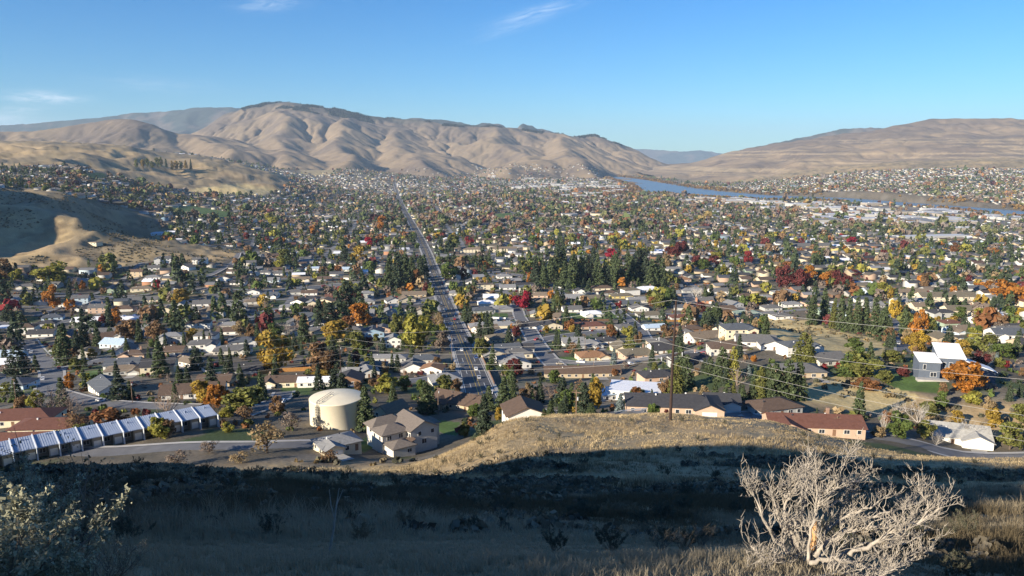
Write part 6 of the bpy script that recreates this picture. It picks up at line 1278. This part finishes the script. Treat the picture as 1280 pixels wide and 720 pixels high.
# ---------------------------------------------------------------- the dead tree
DEADM = mat('bleached_wood', (.37, .33, .28), .85, .2, var=.22, scale=9); STUMP = mat('torn_orange_wood', (.52, .30, .14), .9, var=.25, scale=12)
def dead_tree():
    D0 = 9.0; base = P(1012, 735, D0); t = empty('dead_tree', (base[0], base[1], gz(base[0], base[1]))); tag(t, 'bleached leafless dead tree with tangled grey branches in the lower right foreground', 'dead tree'); o = np.array(t.location)
    r_ = random.Random(4); tr = MB(); br = MB(); tw = MB(); sc = D0 / FPX
    def L(pts, r0, r1, mb, twigs=1.0, dz=0.0, lev=0):
        q = [Vector(P(1014 + (p[0] - 1014) * .9, 745 + (p[1] - 745) * .88, D0 + dz) - o) for p in pts]
        fine = []
        for a, b in zip(q[:-1], q[1:]):
            for i in range(3): fine.append(a.lerp(b, i / 3) + Vector((r_.gauss(0, .008), r_.gauss(0, .02), r_.gauss(0, .008))))
        fine.append(q[-1]); n = len(fine); rad = [r0 + (r1 - r0) * i / (n - 1) for i in range(n)]; rad = [x * r_.uniform(.85, 1.15) for x in rad]
        mb.tube(fine, rad, 7); k = int(n * 1.25 * twigs)
        for _ in range(k):
            i = r_.randint(max(1, n // 5), n - 1); dd = (fine[min(i + 1, n - 1)] - fine[max(i - 1, 0)]).normalized(); twig(fine[i], (dd * .5 + Vector((r_.gauss(0, .5), r_.gauss(0, .5), r_.gauss(.4, .45)))).normalized(), r_.uniform(.13, .34), min(.010, rad[i] * .5), 0)
    def twig(p, d, ln, rad, lev):
        pts = [p]; n = 5
        for s in range(n): d = (d + Vector((r_.gauss(0, .2), r_.gauss(0, .2), r_.gauss(.09, .16)))).normalized(); pts.append(pts[-1] + d * ln / n)
        (br if lev == 0 else tw).tube(pts, [rad * (1 - .15 * i) for i in range(n + 1)], 4 if lev == 0 else 3, cap=False)
        if lev < 2:
            for c in range(r_.randint(3, 5) if lev == 0 else r_.randint(1, 3)): i = r_.randint(1, n); twig(pts[i], (d * .7 + Vector((r_.gauss(0, .6), r_.gauss(0, .6), r_.gauss(.3, .45)))).normalized(), ln * r_.uniform(.35, .65), max(.0042, rad * .6), lev + 1)
    L(((1012, 740), (1010, 715), (1012, 690), (1015, 668)), .085, .06, tr, .5)
    s_ = MB(); q = [Vector(P(x, y, D0 - .08) - o) for x, y in ((1015, 686), (1017, 672), (1018, 658), (1019, 647))]; s_.tube(q, [.042, .045, .036, .012], 8); s_.build('torn_stub', STUMP, t)
    for pts, a, b, w, dz in (
        (((1068, 686), (1085, 678), (1102, 670), (1120, 658), (1140, 648), (1160, 641), (1178, 630), (1197, 619)), .040, .012, 1.0, -.5), (((1020, 690), (1030, 672), (1055, 656), (1080, 648), (1105, 647), (1135, 648), (1167, 637)), .048, .012, 1.5, -.2), (((1166, 640), (1173, 628), (1176, 612), (1168, 600), (1164, 591)), .015, .005, .9, -.4),
        (((1015, 702), (1035, 692), (1050, 692), (1080, 703), (1105, 707), (1135, 701), (1160, 692), (1175, 684)), .045, .01, 1.4, -.6), (((1014, 650), (1022, 620), (1028, 602), (1040, 592), (1058, 590), (1078, 582), (1095, 572)), .04, .01, 1.4, .2), (((1053, 589), (1054, 572), (1060, 558), (1062, 548)), .013, .004, .6, .2),
        (((1010, 700), (1004, 665), (1000, 635), (1006, 605), (1012, 582), (1014, 562)), .04, .007, 1.5, .3), (((1008, 705), (992, 680), (980, 650), (978, 620), (984, 595), (990, 580)), .04, .007, 1.5, .0), (((1004, 710), (985, 690), (965, 668), (950, 640), (940, 615), (933, 596)), .04, .008, 1.4, -.2), (((1004, 716), (980, 704), (960, 694), (945, 688), (930, 674)), .034, .008, 1.3, -.5),
        (((1004, 722), (975, 718), (955, 712), (938, 708)), .03, .008, 1.2, -.8), (((1016, 690), (1035, 655), (1060, 632), (1088, 622), (1108, 610), (1122, 600)), .036, .007, 1.6, .6), (((1018, 700), (1045, 665), (1075, 640), (1110, 628), (1145, 618), (1160, 612)), .034, .006, 1.4, .9), (((1012, 700), (1020, 660), (1032, 630), (1048, 610), (1064, 600)), .036, .007, 1.5, .8),
        (((1010, 705), (1000, 690), (990, 660), (970, 640), (962, 610), (968, 590)), .034, .006, 1.5, .6), (((1018, 712), (1050, 690), (1090, 670), (1120, 676), (1150, 668), (1172, 655)), .034, .007, 1.3, .5), (((1015, 722), (1050, 712), (1085, 716), (1115, 712), (1150, 700)), .032, .007, 1.2, -1.0), (((1010, 700), (1012, 660), (1020, 625), (1022, 600), (1020, 580)), .03, .006, 1.4, -.5), (((1016, 722), (1040, 722), (1070, 726), (1110, 722)), .03, .008, 1.0, -1.2), (((1008, 690), (990, 650), (994, 620), (1002, 590)), .03, .006, 1.4, .9)):
        L(pts, a * .74, b * .9, tr, w, dz)
    tr.build('trunk', DEADM, t, True); bt = br.v; nb_ = len(bt); br.v += tw.v; br.f += [tuple(i + nb_ for i in f) for f in tw.f]; br.m += tw.m; br.build('crown', DEADM, t, True)
dead_tree()
def stick():
    p = P(408, 632, 11); q = P(424, 610, 11.2); p[2] = gz(p[0], p[1]) - .05; m = MB(); o = p; a = Vector(p - o); b = Vector(q - o)
    m.tube([a, a.lerp(b, .35) + Vector((.02, 0, .02)), a.lerp(b, .7), b], [.022, .02, .014, .005], 6); m.tube([a.lerp(b, .55), a.lerp(b, .7) + Vector((-.08, 0, .05)), b + Vector((-.16, 0, -.02))], [.012, .01, .004], 5); m.tube([a.lerp(b, .75), b + Vector((.06, .02, -.03))], [.01, .004], 5)
    o_ = m.build('dead_branch', DEADM); o_.location = tuple(p); tag(o_, 'pale bleached dead branch poking out of the dark foreground grass', 'branch')
stick()

# ---------------------------------------------------------------- labels for the houses, trees, cars and shrubs
LMK = [('the cream water tank', 415, 510), ('the near avenue end', 600, 478), ('the dark conifer grove', 750, 352), ('the brown power pole', 838, 470), ('the blue-grey modern house', 1190, 460), ('the stepped townhouse row', 190, 545), ('the tan left hill', 90, 300), ('the long grey school', 1012, 305), ('the maroon tree clump', 988, 350), ('the tall slim conifers', 1070, 405),
       ('the crimson round tree', 652, 378), ('the avenue-side yellow-green tree', 517, 420), ('the round orange-gold tree', 451, 322), ('the twin slender conifers', 215, 405), ('the pink-roofed peach house', 735, 405), ('the long brick house', 845, 510), ('the dormered brown-roofed house', 728, 465), ('the long apartment block', 1185, 370), ('the cream terrace blocks', 607, 310),
       ('the avenue-side conifer clump', 500, 345), ('the tall left conifer', 81, 435), ('the round bare tree', 210, 500), ('the red-brown roofed house', 1020, 535), ('the yellow-green hill-foot tree', 66, 345), ('the dry field', 1020, 425), ('the blue-roofed long house', 437, 335), ('the long green conifer hedge', 930, 495), ('the white flat-roofed house', 797, 490), ('the white hillside houses', 240, 335), ('the distant avenue', 505, 262), ('the right-edge orange tree', 1260, 362), ('the orange-red tree', 450, 398), ('the white hill-foot gables', 215, 360)]
def where(o):
    px, py = proj(np.array(o.location)); px, py = float(px), float(py); best = min(LMK, key=lambda l: math.hypot((px - l[1]) * .8, (py - l[2]) * 1.5)); dx, dy = px - best[1], py - best[2]
    if abs(dx) > 1.6 * abs(dy): rel = 'left of' if dx < 0 else 'right of'
    else: rel = 'behind' if dy < 0 else 'in front of'
    far = math.hypot(dx, dy * 1.5) > 75
    return px, py, (('far ' if far and 'of' in rel and 'front' not in rel else '') + rel) + ' ' + best[0]
def label_all(items, look, cat, group):
    B = {}
    for it in items:
        if 'label' in it['o'].keys(): continue
        px, py, w_ = where(it['o']); B.setdefault((look(it), w_), []).append((px, py, it['o'], it))
    for (lk, w_), L_ in B.items():
        L_.sort(key=lambda q: q[0]); n = len(L_)
        for i, (px, py, o, it) in enumerate(L_):
            if n == 1: s = ''
            elif n == 2: s = ', ' + ('the left one', 'the right one')[i]
            elif i == 0: s = ', the leftmost'
            elif i == n - 1: s = ', the rightmost'
            else: s = ', %s from the left' % ORD[i + 1]
            tag(o, lk + ' ' + w_ + s, cat(it) if callable(cat) else cat, group(it) if callable(group) else group)
RWD = {'grey': 'grey', 'dark': 'black', 'brown': 'brown', 'tan': 'tan', 'redbrown': 'red-brown', 'white': 'white', 'palegrey': 'pale-grey', 'slate': 'slate', 'olive': 'olive', 'orange': 'orange-brown', 'green': 'green', 'blue': 'blue'}
WWD = {'paleblue': 'pale blue', 'greige': 'pale grey', 'brick': 'brick', 'slate': 'dark'}
label_all(HL, lambda i: '%s-roofed %s %s' % (RWD[i['rc']], WWD.get(i['wc'], i['wc']), 'two-storey house' if i['st'] == 2 else ('gabled house' if i['roof'] in ('gable', 'front') else 'house')), 'house', 'houses of the town')
CWD = {'conifer': 'green', 'darkconifer': 'dark', 'blue': 'silvery blue', 'yellowgreen': 'yellow-green', 'greybrown': 'sparse grey-brown', 'tan': 'pale tan', 'brown': 'brown', 'rust': 'rust-coloured', 'olive': 'olive', 'green': 'green'}
SWD = {'conifer': 'conifer', 'fat': 'broad conifer', 'slim': 'slim conifer', 'round': 'leafy tree', 'egg': 'upright leafy tree', 'spread': 'spreading tree', 'column': 'narrow column tree', 'thin': 'thin leafy tree', 'bare': 'bare grey tree', 'pale': 'pale bare tree'}
def tlook(i):
    s = 'tall ' if i['h'] > 13 else ('small ' if i['h'] < 6.5 else '')
    return s + (SWD[i['shape']] if i['shape'] in ('bare', 'pale') else CWD.get(i['col'], i['col']) + ' ' + SWD[i['shape']])
label_all(TREES, tlook, 'tree', lambda i: {'conifer_tree': 'conifers of the town', 'bare_tree': 'bare trees of the town'}.get(TREE_NAME.get(i['shape'], ''), 'leafy trees of the town'))
label_all(CARS, lambda i: i['col'] + (' pickup truck' if i['k'] == 'pickup' else ' car') + (''), lambda i: 'truck' if i['k'] == 'pickup' else 'car', 'cars on the streets')
LMK = [('the bleached dead tree', 1060, 640), ('the pale dead branch', 416, 622), ('the sunlit knoll top', 760, 560), ('the left edge sagebrush', 40, 640), ('the bottom edge', 640, 719), ('the townhouse road', 250, 575), ('the right edge slope', 1260, 620), ('the dark lower left corner', 220, 700), ('the large two-storey house', 510, 575), ('the shaded middle slope', 700, 620), ('the dark central hollow', 860, 660), ('the dark grass band', 540, 655)]
label_all(SHR, lambda i: ('dark ' if i['r'] < 60 else 'small dark ') + 'sagebrush', 'shrub', 'sagebrush of the foreground')
